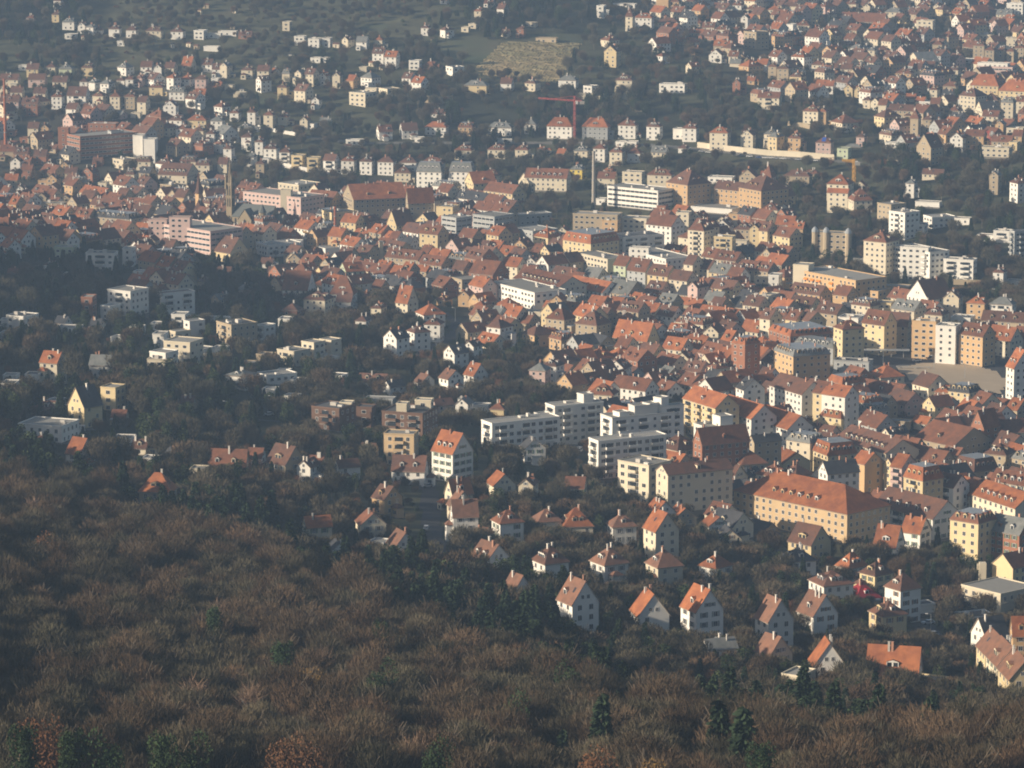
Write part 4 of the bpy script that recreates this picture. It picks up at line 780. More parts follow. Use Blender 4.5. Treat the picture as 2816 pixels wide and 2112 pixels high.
recs = []
for t, txt in DATA.items():
    for q in txt.replace('\n', ';').split(';'):
        q = q.strip()
        if not q: continue
        plus = q[0] == '+'; w = q.lstrip('+').split()
        x0, x1, x2, ye = [float(v) for v in w[:4]]; n = int(w[4]); typ, wc, rc = w[5]; op = {}
        for k in w[6:]: op[k[0]] = float(k[1:]) if len(k) > 1 else True
        recs.append(dict(t=t, x0=x0, x1=x1, x2=x2, ye=ye, n=n, typ=typ, wc=wc, rc=rc, op=op, plus=plus))
BL = []
lastd = None
for i, r in enumerate(recs):
    rs = random.Random(1000 + i); r['rs'] = rs
    X0, _ = px(r['t'], r['x0'], 0); X1, YE = px(r['t'], r['x1'], r['ye']); X2, _ = px(r['t'], r['x2'], 0)
    st = 3.05 if r['typ'] == 'f' or r['n'] >= 5 else 2.9
    H = r['n'] * st
    if r['plus']:
        # a block that belongs to the building before it stands at about the same distance, set back with its corner
        d = lastd
        fr, si = (X1 - X0), max(X2 - X1, 3.)
        m_ = BL[-1]; ft = (math.cos(m_['th']), math.sin(m_['th'])); g = ray(X1, YE); g = g / g.y; Pm = m_['P']
        _, Xm, _ = 0, px(m_['t'], m_['x1'], 0)[0], 0
        ex, ey = (ft if X1 <= Xm + 2 else (-ft[1], ft[0]))
        # point where the sight line meets the face of the main block, then a little behind it
        det = g.x * ey - g.y * ex; tt = (Pm.x * ey - Pm.y * ex) / det if abs(det) > 1e-6 else d
        d = min(max(tt, d - 15), d + 70) + 1.6; g = g * d; base = g.copy(); zt_top = HC + g.z
        Hn = zt_top - float(zt(g.x, g.y)); r['Hforce'] = max(Hn, 2.5)
        P = Vector((g.x, g.y, zt_top - r['Hforce']))
        r['n'] = max(1, int(round(Hn / st)))
    else:
        Yb = YE + 40
        for _ in range(6):
            P = ground(X1, Yb); d = P.y
            Yb = YE + H * F / d * .985
        fr, si = (X1 - X0), max(X2 - X1, 3.)
    a = math.atan2(si, fr)
    slab = r['typ'] in 'fm' or r['n'] >= 5 or si * TS * 0 + si > 105
    a = min(max(a, R(14)), R(62) if slab else R(80))
    if cover(X1, YE + 20) == 'C' and r['typ'] in 'em' and si < fr * .55 and not r['plus']: a = R(36)
    if 'a' in r['op']: a = R(r['op']['a'])
    W = fr * d / F / math.cos(a); D = si * d / F / math.sin(a)
    if 'q' in r['op']: D = W * r['op']['q']
    minD = (6.5 if r['n'] <= 1 else (10.5 if cover(X1, YE + 20) == 'C' and r['typ'] != 'f' else 8.5)) if not r['plus'] else 5
    D = min(max(D, minD, W * .45 if not r['plus'] else W * .35), 90); W = max(W, 5.5 if not r['plus'] else 3.5)
    D = min(D, 24) if si < fr * .5 else D
    if r['typ'] == 'e' and D > 1.5 * W and not r['op'].get('k') and not (cover(X1, YE + 20) == 'C' and si < fr * .55): r['typ'] = 'g'
    elif r['typ'] == 'g' and W > 1.6 * D: r['typ'] = 'e'
    beta = math.atan2(P.x, P.y)
    th = -(a) - beta
    c, s_ = math.cos(th), math.sin(th)
    ctr = Vector((P.x - (c * W / 2 + s_ * D / 2), P.y - (s_ * W / 2 - c * D / 2), 0))
    zc = P.z if not r['plus'] else P.z
    r.update(W=W, D=D, th=th, ctr=Vector((ctr.x, ctr.y, zc)), d=d, P=P, X=(X0 + X2) / 2, Y=YE)
    if r['plus']: BL[-1]['blocks'].append(r)
    else: BL.append(dict(r, blocks=[])); lastd = d
# ---------------------------------------------------------------- plain back-row houses in the gaps of the dense town
OX0, OY0, OS = -620., 560., 2.0
occ = np.zeros((int(2 * 620 / OS), int(3200 / OS)), bool)
def raster(x, y, w, d, th, grow=1.5):
    c, s = math.cos(th), math.sin(th); r_ = math.hypot(w, d) / 2 + grow + 2
    i0, i1 = int((x - r_ - OX0) / OS), int((x + r_ - OX0) / OS) + 1; j0, j1 = int((y - r_ - OY0) / OS), int((y + r_ - OY0) / OS) + 1
    i0, j0 = max(i0, 0), max(j0, 0); i1, j1 = min(i1, occ.shape[0]), min(j1, occ.shape[1])
    if i1 <= i0 or j1 <= j0: return
    A, B = np.meshgrid(OX0 + np.arange(i0, i1) * OS - x, OY0 + np.arange(j0, j1) * OS - y, indexing='ij')
    u, v = A * c + B * s, -A * s + B * c
    occ[i0:i1, j0:j1] |= (abs(u) < w / 2 + grow) & (abs(v) < d / 2 + grow)
def blocked(x, y, g=occ):
    i, j = int((x - OX0) / OS), int((y - OY0) / OS)
    return 0 <= i < occ.shape[0] and 0 <= j < occ.shape[1] and bool(g[i, j])


def blkfoot(r): raster(r['ctr'].x, r['ctr'].y, r['W'], r['D'], r['th'])
for b in BL:
    blkfoot(b)
    for r in b['blocks']: blkfoot(r)
for p_ in NOTREE[:1] + NOTREE[1:7]:
    xs = [q[0] for q in p_]; ys = [q[1] for q in p_]
    for i in range(int((min(xs) - OX0) / OS), int((max(xs) - OX0) / OS) + 1):
        for j in range(int((min(ys) - OY0) / OS), int((max(ys) - OY0) / OS) + 1):
            if 0 <= i < occ.shape[0] and 0 <= j < occ.shape[1] and inpoly(np.float64(OX0 + i * OS), np.float64(OY0 + j * OS), p_): occ[i, j] = True
_keep = occ.copy()
for b in BL:
    if b['n'] >= 4 or b['W'] > 19 or b['kindname'] == 'flat_roofed_building' if 'kindname' in b else (b['n'] >= 4 or b['W'] > 19 or b['typ'] == 'f'):
        for s_ in (8, 16, 24): raster(b['ctr'].x - 3, b['ctr'].y - b['D'] / 2 - s_, b['W'] * .95, 8, b['th'], 0)
_front = occ; occ = _front
ri = random.Random(77); ninf = 0
def free(x, y, W_, D_, th, m=0):
    c_, s_ = math.cos(th), math.sin(th)
    for u in (-.42, -.2, 0, .2, .42):
        for v in (-.5, 0, .5):
            if blocked(x + c_ * u * W_ - s_ * v * D_, y + s_ * u * W_ + c_ * v * D_): return False
    return True
cand = []
yy = 1350.
while yy < 3500:
    half = .132 * yy; xx = -half
    while xx < half: cand.append((xx + ri.uniform(-2, 2), yy + ri.uniform(-2, 2))); xx += 6
    yy += 6
cand.sort(key=lambda p: (int(p[1] / 60), ri.random()))
for x, y in cand:
    X, Y = proj(x, y, float(zt(x, y)) + 6); cv = cover(X, Y)
    if cv not in 'Cc' or (cv == 'c' and ri.random() < .85): continue
    if ri.random() < .2: continue
    th = -R(49 + 5 * math.sin(x * .011 + y * .007)) - math.atan2(x, y)
    if ri.random() < .30: th += R(90)
    D_ = ri.uniform(9.5, 12); wc = ri.choice('SSCYWOBCPG'); rc = ri.choice('rrrbbbRRrd'); nn = 2 if ri.random() < .7 else 3; L_ = ri.randint(1, 6) if cv == 'C' else 1; row = []
    for q in range(L_):      # a row of joined houses along the street line
        W_ = ri.uniform(9, 15)
        if not free(x, y, W_, D_, th): break
        row.append((x, y, W_))
        if ri.random() < .5: wc = ri.choice('SSCYWOBCPG')
        if ri.random() < .35: rc = ri.choice('rrrbbbRRrd')
        z = float(zt(x, y)); X, Y = proj(x, y, z + 6)
        if cover(X, Y) not in 'Cc': break
        n_ = nn
        if any(blocked(x, y + D_ * .7 + e_) for e_ in (3, 8, 12)): n_ = 1 if ri.random() < .45 else 2
        b = dict(t=(0, 0), x0=0, x1=0, x2=0, ye=0, n=n_, typ='e' if ri.random() < .82 else ri.choice('hmg'), wc=wc, rc=rc, op={}, plus=False, rs=random.Random(9000 + ninf), W=W_, D=D_, th=th, ctr=Vector((x, y, z)), d=y, P=Vector((x, y, z)), X=X, Y=Y, blocks=[])
        if b['typ'] == 'g' and W_ > D_: b['typ'] = 'e'
        BL.append(b); ninf += 1
        Wn = ri.uniform(9, 15); st_ = (W_ + Wn) / 2 + .05
        x, y = x + math.cos(th) * st_, y + math.sin(th) * st_
    for b in BL[-len(row):] if row else []: blkfoot(b)
print('infill', ninf)
occ = _keep
for b in BL: blkfoot(b)
for b in BL:
    cv = cover(b['X'], b['Y'] + 20)
    b['kindname'] = 'town_house' if cv in 'C' and b['n'] >= 2 and b['typ'] != 'f' else ('apartment_building' if b['n'] >= 4 else ('flat_roofed_building' if b['typ'] == 'f' else 'house'))
    b['cat'] = b['kindname'].replace('_', ' ')
    b['area'] = (b['W'] + b['D']) * (b['n'] * 3 + 4) / b['d'] ** 2
by = {}
for b in BL: by.setdefault(b['cat'], []).append(b)
FAR = []
for k, v in by.items():
    v.sort(key=lambda b: -b['area'])
    FAR += v[300:]; by[k] = v[:300]
    print('kind', k, len(v))
TN = {'e': 'gabled', 'g': 'gable-fronted', 'h': 'hipped', 'k': 'half-hipped', 'm': 'mansard', 'f': 'flat'}
SPECIAL = {}
def base_label(b):
    nm = {'town house': 'town house', 'apartment building': 'block', 'flat roofed building': 'building', 'house': 'house'}[b['cat']]
    rcw = ROOFC[b['rc']][0] if b['rc'] in ROOFC else 'grey'
    ty = {'e': 'roof', 'g': 'front-gabled roof', 'h': 'hip roof', 'm': 'mansard roof', 'f': 'flat roof', 'k': 'roof'}[b['typ']]
    return f"{NUM[b['n']]} {WALLC[b['wc']][0]} {nm}, {rcw} {ty}"
grp = {}
for v in by.values():
    for b in v:
        b['zone'] = where(b['X'], b['Y'] + 15)
        grp.setdefault((base_label(b), b['zone']), []).append(b)
for (bl, z), v in grp.items():
    v.sort(key=lambda b: b['X'])
    for k, b in enumerate(v):
        b['label'] = f"{bl}, {z}" if len(v) == 1 else f"{bl}, {ORD[k]} {z}"

def realise(parts, root):
    for p in parts:
        me = p.mesh or p.mb.mesh(p.name, p.mats)
        o = link(p.name, me, root); o.location = p.loc; o.rotation_euler = (0, 0, p.rz)
        if p.kind: o['kind'] = p.kind
        for k in p.kids:
            mk = k.mesh or k.mb.mesh(k.name, k.mats)
            c = link(k.name, mk, o); c.location = k.loc; c.rotation_euler = (0, 0, k.rz)
FOOT = []
def all_blocks(b): return [b] + b['blocks']
stuff = {}
def add_stuff(me_v, me_f, me_m, mats, M):
    for f, mi in zip(me_f, me_m):
        m = mats[min(mi, len(mats) - 1)]
        mb = stuff.setdefault(m.name, MB())
        mb.face([tuple(M @ Vector(me_v[k])) for k in f])
def emit(b, far):
    W, D = b['W'], b['D']
    z = b['ctr'].z
    root = None
    if not far:
        root = bpy.data.objects.new(b['kindname'], None); COL.objects.link(root)
        root.location = (b['ctr'].x, b['ctr'].y, z); root.rotation_euler = (0, 0, b['th']); root.empty_display_size = 2
        tag(root, b['label'], b['cat'], {'town house': 'town houses in the valley', 'house': 'houses on the slopes', 'apartment building': 'blocks of flats', 'flat roofed building': 'flat-roofed buildings'}[b['cat']])
    for r in all_blocks(b):
        FOOT.append((r['ctr'].x, r['ctr'].y, r['W'], r['D'], r['th']))
        parts, H, RH = make_building(r['W'], r['D'], r['n'], r['typ'], r['wc'], r['rc'], r['op'], r['d'], r['rs'], r['plus'])
        off = Vector((0, 0, 0)); dr = 0
        if r['plus']:
            dz = r['P'].z + r['Hforce'] - H - z
            v = Matrix.Rotation(-b['th'], 3, 'Z') @ (r['ctr'] - b['ctr']); off = Vector((v.x, v.y, dz)); dr = r['th'] - b['th']
        if far:
            M0 = Matrix.Translation(b['ctr']) @ Matrix.Rotation(b['th'], 4, 'Z') @ Matrix.Translation(off) @ Matrix.Rotation(dr, 4, 'Z')
            for p in parts:
                for q in [p] + p.kids:
                    if q.mb: add_stuff(q.mb.v, q.mb.f, q.mb.m, q.mats, M0 @ Matrix.Translation(q.loc) @ Matrix.Rotation(q.rz, 4, 'Z'))
        else:
            for p in parts:
                l = Vector(p.loc); l.rotate(Matrix.Rotation(dr, 3, 'Z')); p.loc = l + off; p.rz += dr
            realise(parts, root)
for b in BL: emit(b, b in FAR)
if stuff:
    big = MB(); ml = []
    for nme, mb in stuff.items():
        i = len(big.v); big.v += mb.v; big.f += [tuple(i + k for k in f) for f in mb.f]; big.m += [len(ml)] * len(mb.f); ml.append(MATS[nme])
    o = big.obj('distant_houses', ml); tag(o, 'smallest far houses scattered over the upper town and the far hillside', 'houses', kind='stuff')
# ---------------------------------------------------------------- singular things
SPEC_FOOT = []
def root_at(name, p, label, cat, rz=0, group=None):
    r = bpy.data.objects.new(name, None); COL.objects.link(r); r.location = p; r.rotation_euler = (0, 0, rz); r.empty_display_size = 2
    tag(r, label, cat, group); return r
def spx(t, x, yb):       # ground point and metres per tile unit there
    p = gpt(t, x, yb); return p, TS * p.y / F
brickm = mat('chimney_shaft_brick', (.36, .13, .07), .9, .15, .6, .05)
# --- factory chimneys
def stack(t, x, yt, yb, w, m, label, band=True):
    p, k = spx(t, x, yb); h = (yb - yt) * k / CP; r = w * k / 2
    rt = root_at('factory_chimney', p, label, 'chimney')
    a = MB(); a.cone(0, 0, [(-3, r * 1.5), (h * .5, r * 1.2), (h, r)], 14, 0); a.obj('shaft', [m], rt)
    a = MB(); a.cone(0, 0, [(h - 1.2, r * 1.02), (h - .9, r * 1.22), (h + .3, r * 1.22), (h + .31, r * .7)], 14, 0); a.obj('crown', [m], rt)
    a = MB()
    for i in range(3): z = h * (.25 + .25 * i); a.cone(0, 0, [(z, r * 1.36), (z + .5, r * 1.36)], 14, 0, False)
    a.obj('steel_band', [M_METAL], rt)
    SPEC_FOOT.append((p.x, p.y, 3 * r, 3 * r, 0))
stack((0, 0), 50, 690, 1300, 20, brickm, 'tall red brick factory chimney at the left edge of the town')
stack((1, 1), 685, 130, 455, 20, brickm, 'slim dark red brick chimney among the old roofs right of the church')
stack((2, 0), 704, 1310, 1810, 24, mat('chimney_concrete', (.40, .36, .30), .9, .1, .4, 0), 'tall grey concrete factory chimney in the middle of the town')
p, k = spx((1, 1), 1080, 610); h = 185 * k; r = root_at('concrete_tower', p, 'plain square concrete tower rising from the brown roofs', 'tower', .3)
a = MB(); w = 17 * k; a.box(-w, w, -w * .8, w * .8, -4, h); a.obj('shaft', [mat('tower_concrete', (.55, .46, .32), .9, .08, .3, 0)], r)
a = MB(); a.box(-w - .15, w + .15, -w * .8 - .15, w * .8 + .15, h, h + .5); a.obj('cap', [M_CONC], r); SPEC_FOOT.append((p.x, p.y, 2 * w + 2, 2 * w + 2, 0))

# --- church
sand = mat('church_stone', (.30, .24, .155), .9, .15, .4, 0); slate = mat('church_slate', (.12, .13, .125), .7, .15, .8, 0); dark = mat('belfry_dark', (.04, .035, .03), .9)
p, k = spx((0, 1), 1995, 330); hm = 1.0 * k
r = root_at('church', p, 'sandstone church with a tall pointed spire and grey nave roofs', 'church', -R(28))
th_ = (330 + 75) * k; w = 28 * k      # tower shaft height to the spire foot (tile units -> metres)
a = MB(); a.box(-w, w, -w, w, -4, th_); a.box(-w - .3, w + .3, -w - .3, w + .3, th_ * .72, th_ * .72 + .6); a.box(-w - .4, w + .4, -w - .4, w + .4, th_, th_ + .8); a.obj('tower', [sand], r)
for s in range(4):
    for e in (-.4, .4):
        for z0, z1 in ((.52, .68), (.76, .95)):
            a = MB(); a.face([((e - .22) * w, -w - .06, th_ * z0), ((e + .22) * w, -w - .06, th_ * z0), ((e + .22) * w, -w - .06, th_ * z1), (e * w, -w - .06, th_ * z1 + 1), ((e - .22) * w, -w - .06, th_ * z1)])
            o = a.obj('belfry_opening', [dark], r); o.rotation_euler = (0, 0, s * math.pi / 2)
a = MB(); sp = 235 * k; a.cone(0, 0, [(th_ + .8, w * 1.05), (th_ + sp * .45, w * .48), (th_ + sp, .12)], 8, 0); a.obj('spire', [mat('spire_stone', (.20, .16, .11), .9, .2, .5, 0)], r)
for q in range(4):
    a = MB(); cx, cy = [(-w, -w), (w, -w), (w, w), (-w, w)][q]; a.cone(cx, cy, [(th_ * .9, .9), (th_ + 2.5, .8), (th_ + 7, .05)], 6, 0); a.obj('pinnacle', [sand], r)
def nave(x0, x1, y0, y1, H, h, along='x'):
    a = MB(); a.box(x0, x1, y0, y1, -4, H)
    if along == 'x':
        m_ = (y0 + y1) / 2
        for x in (x0, x1): a.face([(x, y0, H), (x, y1, H), (x, m_, H + h)])
        b_ = MB(); o_ = .5
        b_.face([(x0 - .3, y0 - o_, H - .3), (x1 + .3, y0 - o_, H - .3), (x1 + .3, m_, H + h + .25), (x0 - .3, m_, H + h + .25)]); b_.face([(x1 + .3, y1 + o_, H - .3), (x0 - .3, y1 + o_, H - .3), (x0 - .3, m_, H + h + .25), (x1 + .3, m_, H + h + .25)])
    else:
        m_ = (x0 + x1) / 2
        for y in (y0, y1): a.face([(x0, y, H), (x1, y, H), (m_, y, H + h)])
        b_ = MB(); o_ = .5
        b_.face([(x0 - o_, y0 - .3, H - .3), (x0 - o_, y1 + .3, H - .3), (m_, y1 + .3, H + h + .25), (m_, y0 - .3, H + h + .25)]); b_.face([(x1 + o_, y1 + .3, H - .3), (x1 + o_, y0 - .3, H - .3), (m_, y0 - .3, H + h + .25), (m_, y1 + .3, H + h + .25)])
    a.obj('nave_wall', [sand], r); b_.obj('nave_roof', [slate], r)
    c_ = MB()
    if along == 'x':
        for i in range(max(1, int((x1 - x0) / 5))):
            x = x0 + 2.5 + i * 5; c_.face([(x - .7, y0 - .06, H * .35), (x + .7, y0 - .06, H * .35), (x + .7, y0 - .06, H * .8), (x, y0 - .06, H * .9), (x - .7, y0 - .06, H * .8)])
    else: 
        x = (x0 + x1) / 2; c_.face([(x - 1, y0 - .06, H * .35), (x + 1, y0 - .06, H * .35), (x + 1, y0 - .06, H * .9), (x, y0 - .06, H * 1.05), (x - 1, y0 - .06, H * .9)])
    c_.obj('church_window', [dark], r)
nave(w + .2, w + 27, -w, -w + 11, 9, 7); nave(w + 9, w + 18, -w - 7, -w - .2, 8.5, 6, 'y'); nave(w + 27.2, w + 33, -w + 2, -w + 9, 6.5, 4.5)
a = MB(); a.cone(w + 23, -w - 2.5, [(-3, 2.2), (13, 2.2)], 8, 0); a.obj('stair_turret', [sand], r); a = MB(); a.cone(w + 23, -w - 2.5, [(13, 2.6), (18, .1)], 8, 0); a.obj('turret_roof', [slate], r)
SPEC_FOOT.append((p.x + 16, p.y - 4, 48, 24, -R(28)))
# small pointed church tower with orange gable right of the pink block
p, k = spx((0, 1), 1722, 250); r = root_at('roof_turret_tower', p, 'small tower with a needle spire above an orange gable left of the church', 'tower')
a = MB(); a.cone(0, 0, [(-3, 2.2), (17, 2.2)], 4, 0); a.obj('tower', [wallm('O')], r); a = MB(); a.cone(0, 0, [(17, 2.7), (20, 1.6), (30, .12)], 8, 0); a.obj('spire', [roofm('b')], r)
# --- tower cranes
def lattice(mb, p, q, w, n, m=0, r=.09):
    p = Vector(p); q = Vector(q); d = (q - p).normalized(); u = d.orthogonal().normalized(); v = d.cross(u)
    cs = [(u * a + v * b) * w for a, b in ((1, 1), (-1, 1), (-1, -1), (1, -1))]
    for c in cs: mb.bar(p + c, q + c, r, m)
    for i in range(n):
        a, b = p + (q - p) * (i / n), p + (q - p) * ((i + 1) / n)
        for j in range(4): mb.bar(a + cs[j], b + cs[(j + 1) % 4], r * .7, m)
def crane(t, x, yb, yt, jx, jy, cxp, m, label, r_=.14, w=.85):
    p, k = spx(t, x, yb); H = (yb - yt) * k
    rt = root_at('tower_crane', p, label, 'crane')
    a = MB(); lattice(a, (0, 0, -2), (0, 0, H), w, max(6, int(H / 3)), 0, r_); a.obj('mast', [m], rt)
    dx = (jx - x) * k; L_ = abs(dx) * 1.12; ang = math.atan2(.45, math.copysign(1, dx))
    J = Vector((dx, abs(dx) * .42 * 1, H * .93 + (yt - jy) * k * 1.0 + abs(dx) * .08)) if True else None
    a = MB(); lattice(a, (0, 0, H * .9), (J.x, J.y, H * .9 + max((yt - jy) * k, 0) * .6 + .5), w * .7, max(8, int(L_ / 3)), 0, r_ * .8); a.obj('jib', [m], rt)
    c = -J.normalized() * (cxp * k); a = MB(); lattice(a, (0, 0, H * .9), (c.x, c.y, H * .9 - .3), w * .7, 4, 0, r_ * .8); a.obj('counter_jib', [m], rt)
    a = MB(); a.box(c.x - 1.6, c.x + 1.6, c.y - .8, c.y + .8, H * .9 - 2.2, H * .9 - .1); a.obj('counterweight', [M_CONC], rt)
    a = MB(); lattice(a, (0, 0, H * .9), (0, 0, H), w * .5, 3, 0, r_ * .7); a.bar((0, 0, H), (J.x * .6, J.y * .6, H * .92), .06); a.bar((0, 0, H), (c.x, c.y, H * .9), .06); a.obj('top_mast', [m], rt)
    a = MB(); a.box(.6, 2.2, -1.6, 0, H * .86 - 1, H * .86 + 1.2); a.obj('cab', [M_FRAME], rt)
    SPEC_FOOT.append((p.x, p.y, 5, 5, 0))
crane((2, 0), 540, 1230, 825, 225, 838, 105, mat('crane_red', (.48, .10, .08), .6, .05, 1, 0), 'slender red tower crane with its jib swung to the left, beside the white mansions', .07, .5)
crane((3, 0), 742, 1600, 1370, 640, 1400, 60, mat('crane_yellow', (.55, .30, .05), .6, .05, 1, 0), 'ochre yellow crane mast beside the twin-gabled cream villa', .15, .7)
crane((1, 1), 530, 470, 375, 405, 325, 35, MATS['crane_yellow'], 'small orange-yellow crane with its jib raised to the left, near the slim brick chimney', .12, .6)
crane((3, 0), 1912, 1260, 1130, 1850, 1190, 30, MATS['crane_red'], 'short red crane among the roofs at the right edge', .12, .6)

# --- garden and retaining walls
def gwall(pts, h, m, label, name='retaining_wall', th_=.5):
    P = []
    for a, b in zip(pts, pts[1:]):
        pa, pb = gpt(*a), gpt(*b); n_ = max(1, int((pb - pa).length / 8))
        P += [pa + (pb - pa) * (i / n_) for i in range(n_)]
    P.append(gpt(*pts[-1])); rt = root_at(name, P[0], label, 'wall')
    o_ = P[0]
    for i, (a, b) in enumerate(zip(P, P[1:])):
        za, zb = float(zt(a.x, a.y)), float(zt(b.x, b.y)); w_ = MB(); A = (a.x - o_.x, a.y - o_.y); B = (b.x - o_.x, b.y - o_.y)
        t_ = h + .0
        lo = [(A[0], A[1] - th_ / 2, za - 2 - o_.z), (B[0], B[1] - th_ / 2, zb - 2 - o_.z), (B[0], B[1] + th_ / 2, zb - 2 - o_.z), (A[0], A[1] + th_ / 2, za - 2 - o_.z)]
        hi = [(x, y, z + 2 + t_) for x, y, z in lo]
        w_.loft(lo, hi); w_.face(hi); w_.obj('wall_section', [m], rt)
ww_ = wallm('W')
gwall([((2, 0), 1600, 1275), ((2, 0), 1780, 1300), ((2, 0), 2212, 1345), ((3, 0), 280, 1360), ((3, 0), 570, 1385)], 3.8, wallm('C'), 'long white retaining wall along the street on the right-hand hillside')
gwall([((3, 0), 170, 1085), ((3, 0), 300, 1100), ((3, 0), 420, 1135)], 3, wallm('S'), 'pale sandstone garden wall below the villa with the dark red roof')
gwall([((1, 0), 15, 1110), ((1, 0), 200, 1150), ((1, 0), 430, 1190)], 2.5, ww_, 'broken white garden wall in front of the cream hipped houses on the left')
gwall([((1, 0), 210, 1440), ((1, 0), 400, 1480), ((1, 0), 580, 1510)], 3, ww_, 'white retaining wall below the yellow balcony blocks')
gwall([((1, 0), 1460, 885), ((1, 0), 1600, 900), ((1, 0), 1700, 885)], 5, wallm('S'), 'tall sandstone wall in the trees below the vineyard')
gwall([((2, 0), 560, 855), ((2, 0), 840, 865), ((2, 0), 1110, 855)], 4.5, wallm('C'), 'cream garden wall below the large brown-roofed villa')
gwall([((1, 0), 2030, 1235), ((1, 0), 2212, 1235)], 3, ww_, 'white wall below the grey mansion left of the red crane')
gwall([((3, 1), 730, 645), ((3, 1), 900, 650), ((3, 1), 1070, 700)], 5, ww_, 'white buttressed wall in front of the tall red-roofed white villa')
gwall([((3, 1), 380, 595), ((3, 1), 690, 625)], 4, wallm('S'), 'sandstone wall below the turreted stone block')
gwall([((3, 3), 240, 1000), ((3, 3), 430, 1030), ((3, 3), 620, 1075)], 1.2, wallm('C'), 'low pale garden wall at the edge of the wood, the left one of two')
gwall([((3, 3), 385, 945), ((3, 3), 700, 1000), ((3, 3), 950, 1050)], 1.4, wallm('P'), 'low pinkish garden wall behind the flat yellow-banded pavilion')
gwall([((3, 1), 1600, 800), ((3, 1), 1900, 810)], 3, wallm('S'), 'sandstone wall below the white balcony block on the right')
gwall([((3, 0), 1010, 1420), ((3, 0), 1180, 1420)], 3, wallm('S'), 'short sandstone wall left of the stone mansion')
gwall([((2, 0), 1060, 880 + 90), ((2, 0), 1160, 960)], 2.5, wallm('S'), 'short stone wall in the slope right of the red crane')
# --- silo lids, brewery skylight
p, k = spx((0, 0), 805, 1130)

# --- street lamps
def lamp(t, x, yb, yt, label, arm=1):
    p, k = spx(t, x, yb); h = min(max((yb - yt) * k, 7), 14); r = root_at('street_lamp', p, label, 'street lamp', group='street lamps')
    a = MB(); a.cone(0, 0, [(-1, .12), (h, .08)], 6, 0); a.obj('pole', [M_METAL], r)
    a = MB(); a.bar((0, 0, h), (-1.3 * arm, 0, h + .25), .06); a.obj('arm', [M_METAL], r)
    a = MB(); a.box(-1.3 * arm - .5, -1.3 * arm + .3, -.2, .2, h + .15, h + .38); a.obj('lamp_head', [M_FRAME], r)
for a_ in [((1, 1), 1557, 1400, 1300, 'slim street lamp below the twin white gables'), ((2, 2), 792, 740, 680, 'street lamp with two arms beside the tall white flats'), ((1, 2), 550, 180, 110, 'street lamp behind the brown concrete complex'),
           ((0, 2), 1525, 385, 320, 'street lamp on the dark garden street, left of the two white vans'), ((0, 2), 1965, 300, 240, 'street lamp directly above the larger white van'), ((3, 3), 1405, 515, 430, 'street lamp by the car park left of the white row houses'),
           ((1, 2), 145, 250, 175, 'street lamp beside a single white car at the left of the brown complex'), ((2, 2), 603, 420, 350, 'street lamp between the two white flat-roofed blocks'), ((3, 1), 995, 1500, 1440, 'street lamp at the left side of the square'),
           ((3, 1), 1700, 1610, 1510, 'tall street lamp in the middle of the square'), ((1, 1), 1722, 1120, 1000, 'tall street lamp on the dark road right of the red-roofed white villa'), ((3, 1), 1435, 1540, 1490, 'white clock-like pillar lamp on the square')]: lamp(*a_)

# --- cars
TY = mat('tyre', (.02, .02, .02), .8)
def car_proto(m, van):
    b_ = MB(); c_ = MB(); L_, W_ = (5.0, 1.9) if van else (4.3, 1.75)
    prof = [(-L_ / 2, .35), (-L_ / 2, .85), (-L_ / 2 + .9, .95), (L_ / 2 - .2, .95), (L_ / 2, .8), (L_ / 2, .35)] if not van else [(-L_ / 2, .35), (-L_ / 2, 1.0), (-L_ / 2 + .8, 1.25), (L_ / 2, 1.3), (L_ / 2, .35)]
    A = [(x, -W_ / 2, z) for x, z in prof]; B = [(x, W_ / 2, z) for x, z in prof]; b_.loft(A, B); b_.face(A); b_.face(B[::-1])
    cp = [(-L_ / 2 + .95, .951), (-L_ / 2 + 1.6, 1.42), (L_ / 2 - 1.0, 1.42), (L_ / 2 - .4, .951)] if not van else [(-L_ / 2 + .8, 1.251), (-L_ / 2 + 1.3, 1.75), (L_ / 2 - .1, 1.75), (L_ / 2 - .02, 1.301)]
    A = [(x, -W_ / 2 + .12, z) for x, z in cp]; B = [(x, W_ / 2 - .12, z) for x, z in cp]; c_.loft(A, B); c_.face(A); c_.face(B[::-1])
    rf = MB(); rf.box(cp[1][0], cp[2][0], -W_ / 2 + .14, W_ / 2 - .14, cp[1][1], cp[1][1] + (.5 if van else .05))
    wh = MB(); wh.v, wh.f, wh.m = [], [], []
    ring = [(.33 * math.cos(k * math.pi / 5), 0, .33 * math.sin(k * math.pi / 5)) for k in range(10)]
    wh.loft([(x, -.1, z) for x, _, z in ring], [(x, .1, z) for x, _, z in ring]); wh.face([(x, -.1, z) for x, _, z in ring]); wh.face([(x, .1, z) for x, _, z in ring][::-1])
    return b_.mesh('body', [m]), c_.mesh('cabin', [M_GLASS]), rf.mesh('roof_panel', [m]), wh.mesh('wheel', [TY]), L_, W_
CARC = {'white': (.75, .75, .73), 'silver': (.42, .43, .45), 'black': (.03, .03, .035), 'red': (.45, .04, .03), 'blue': (.05, .10, .28), 'grey': (.16, .16, .17)}
PROT = {}
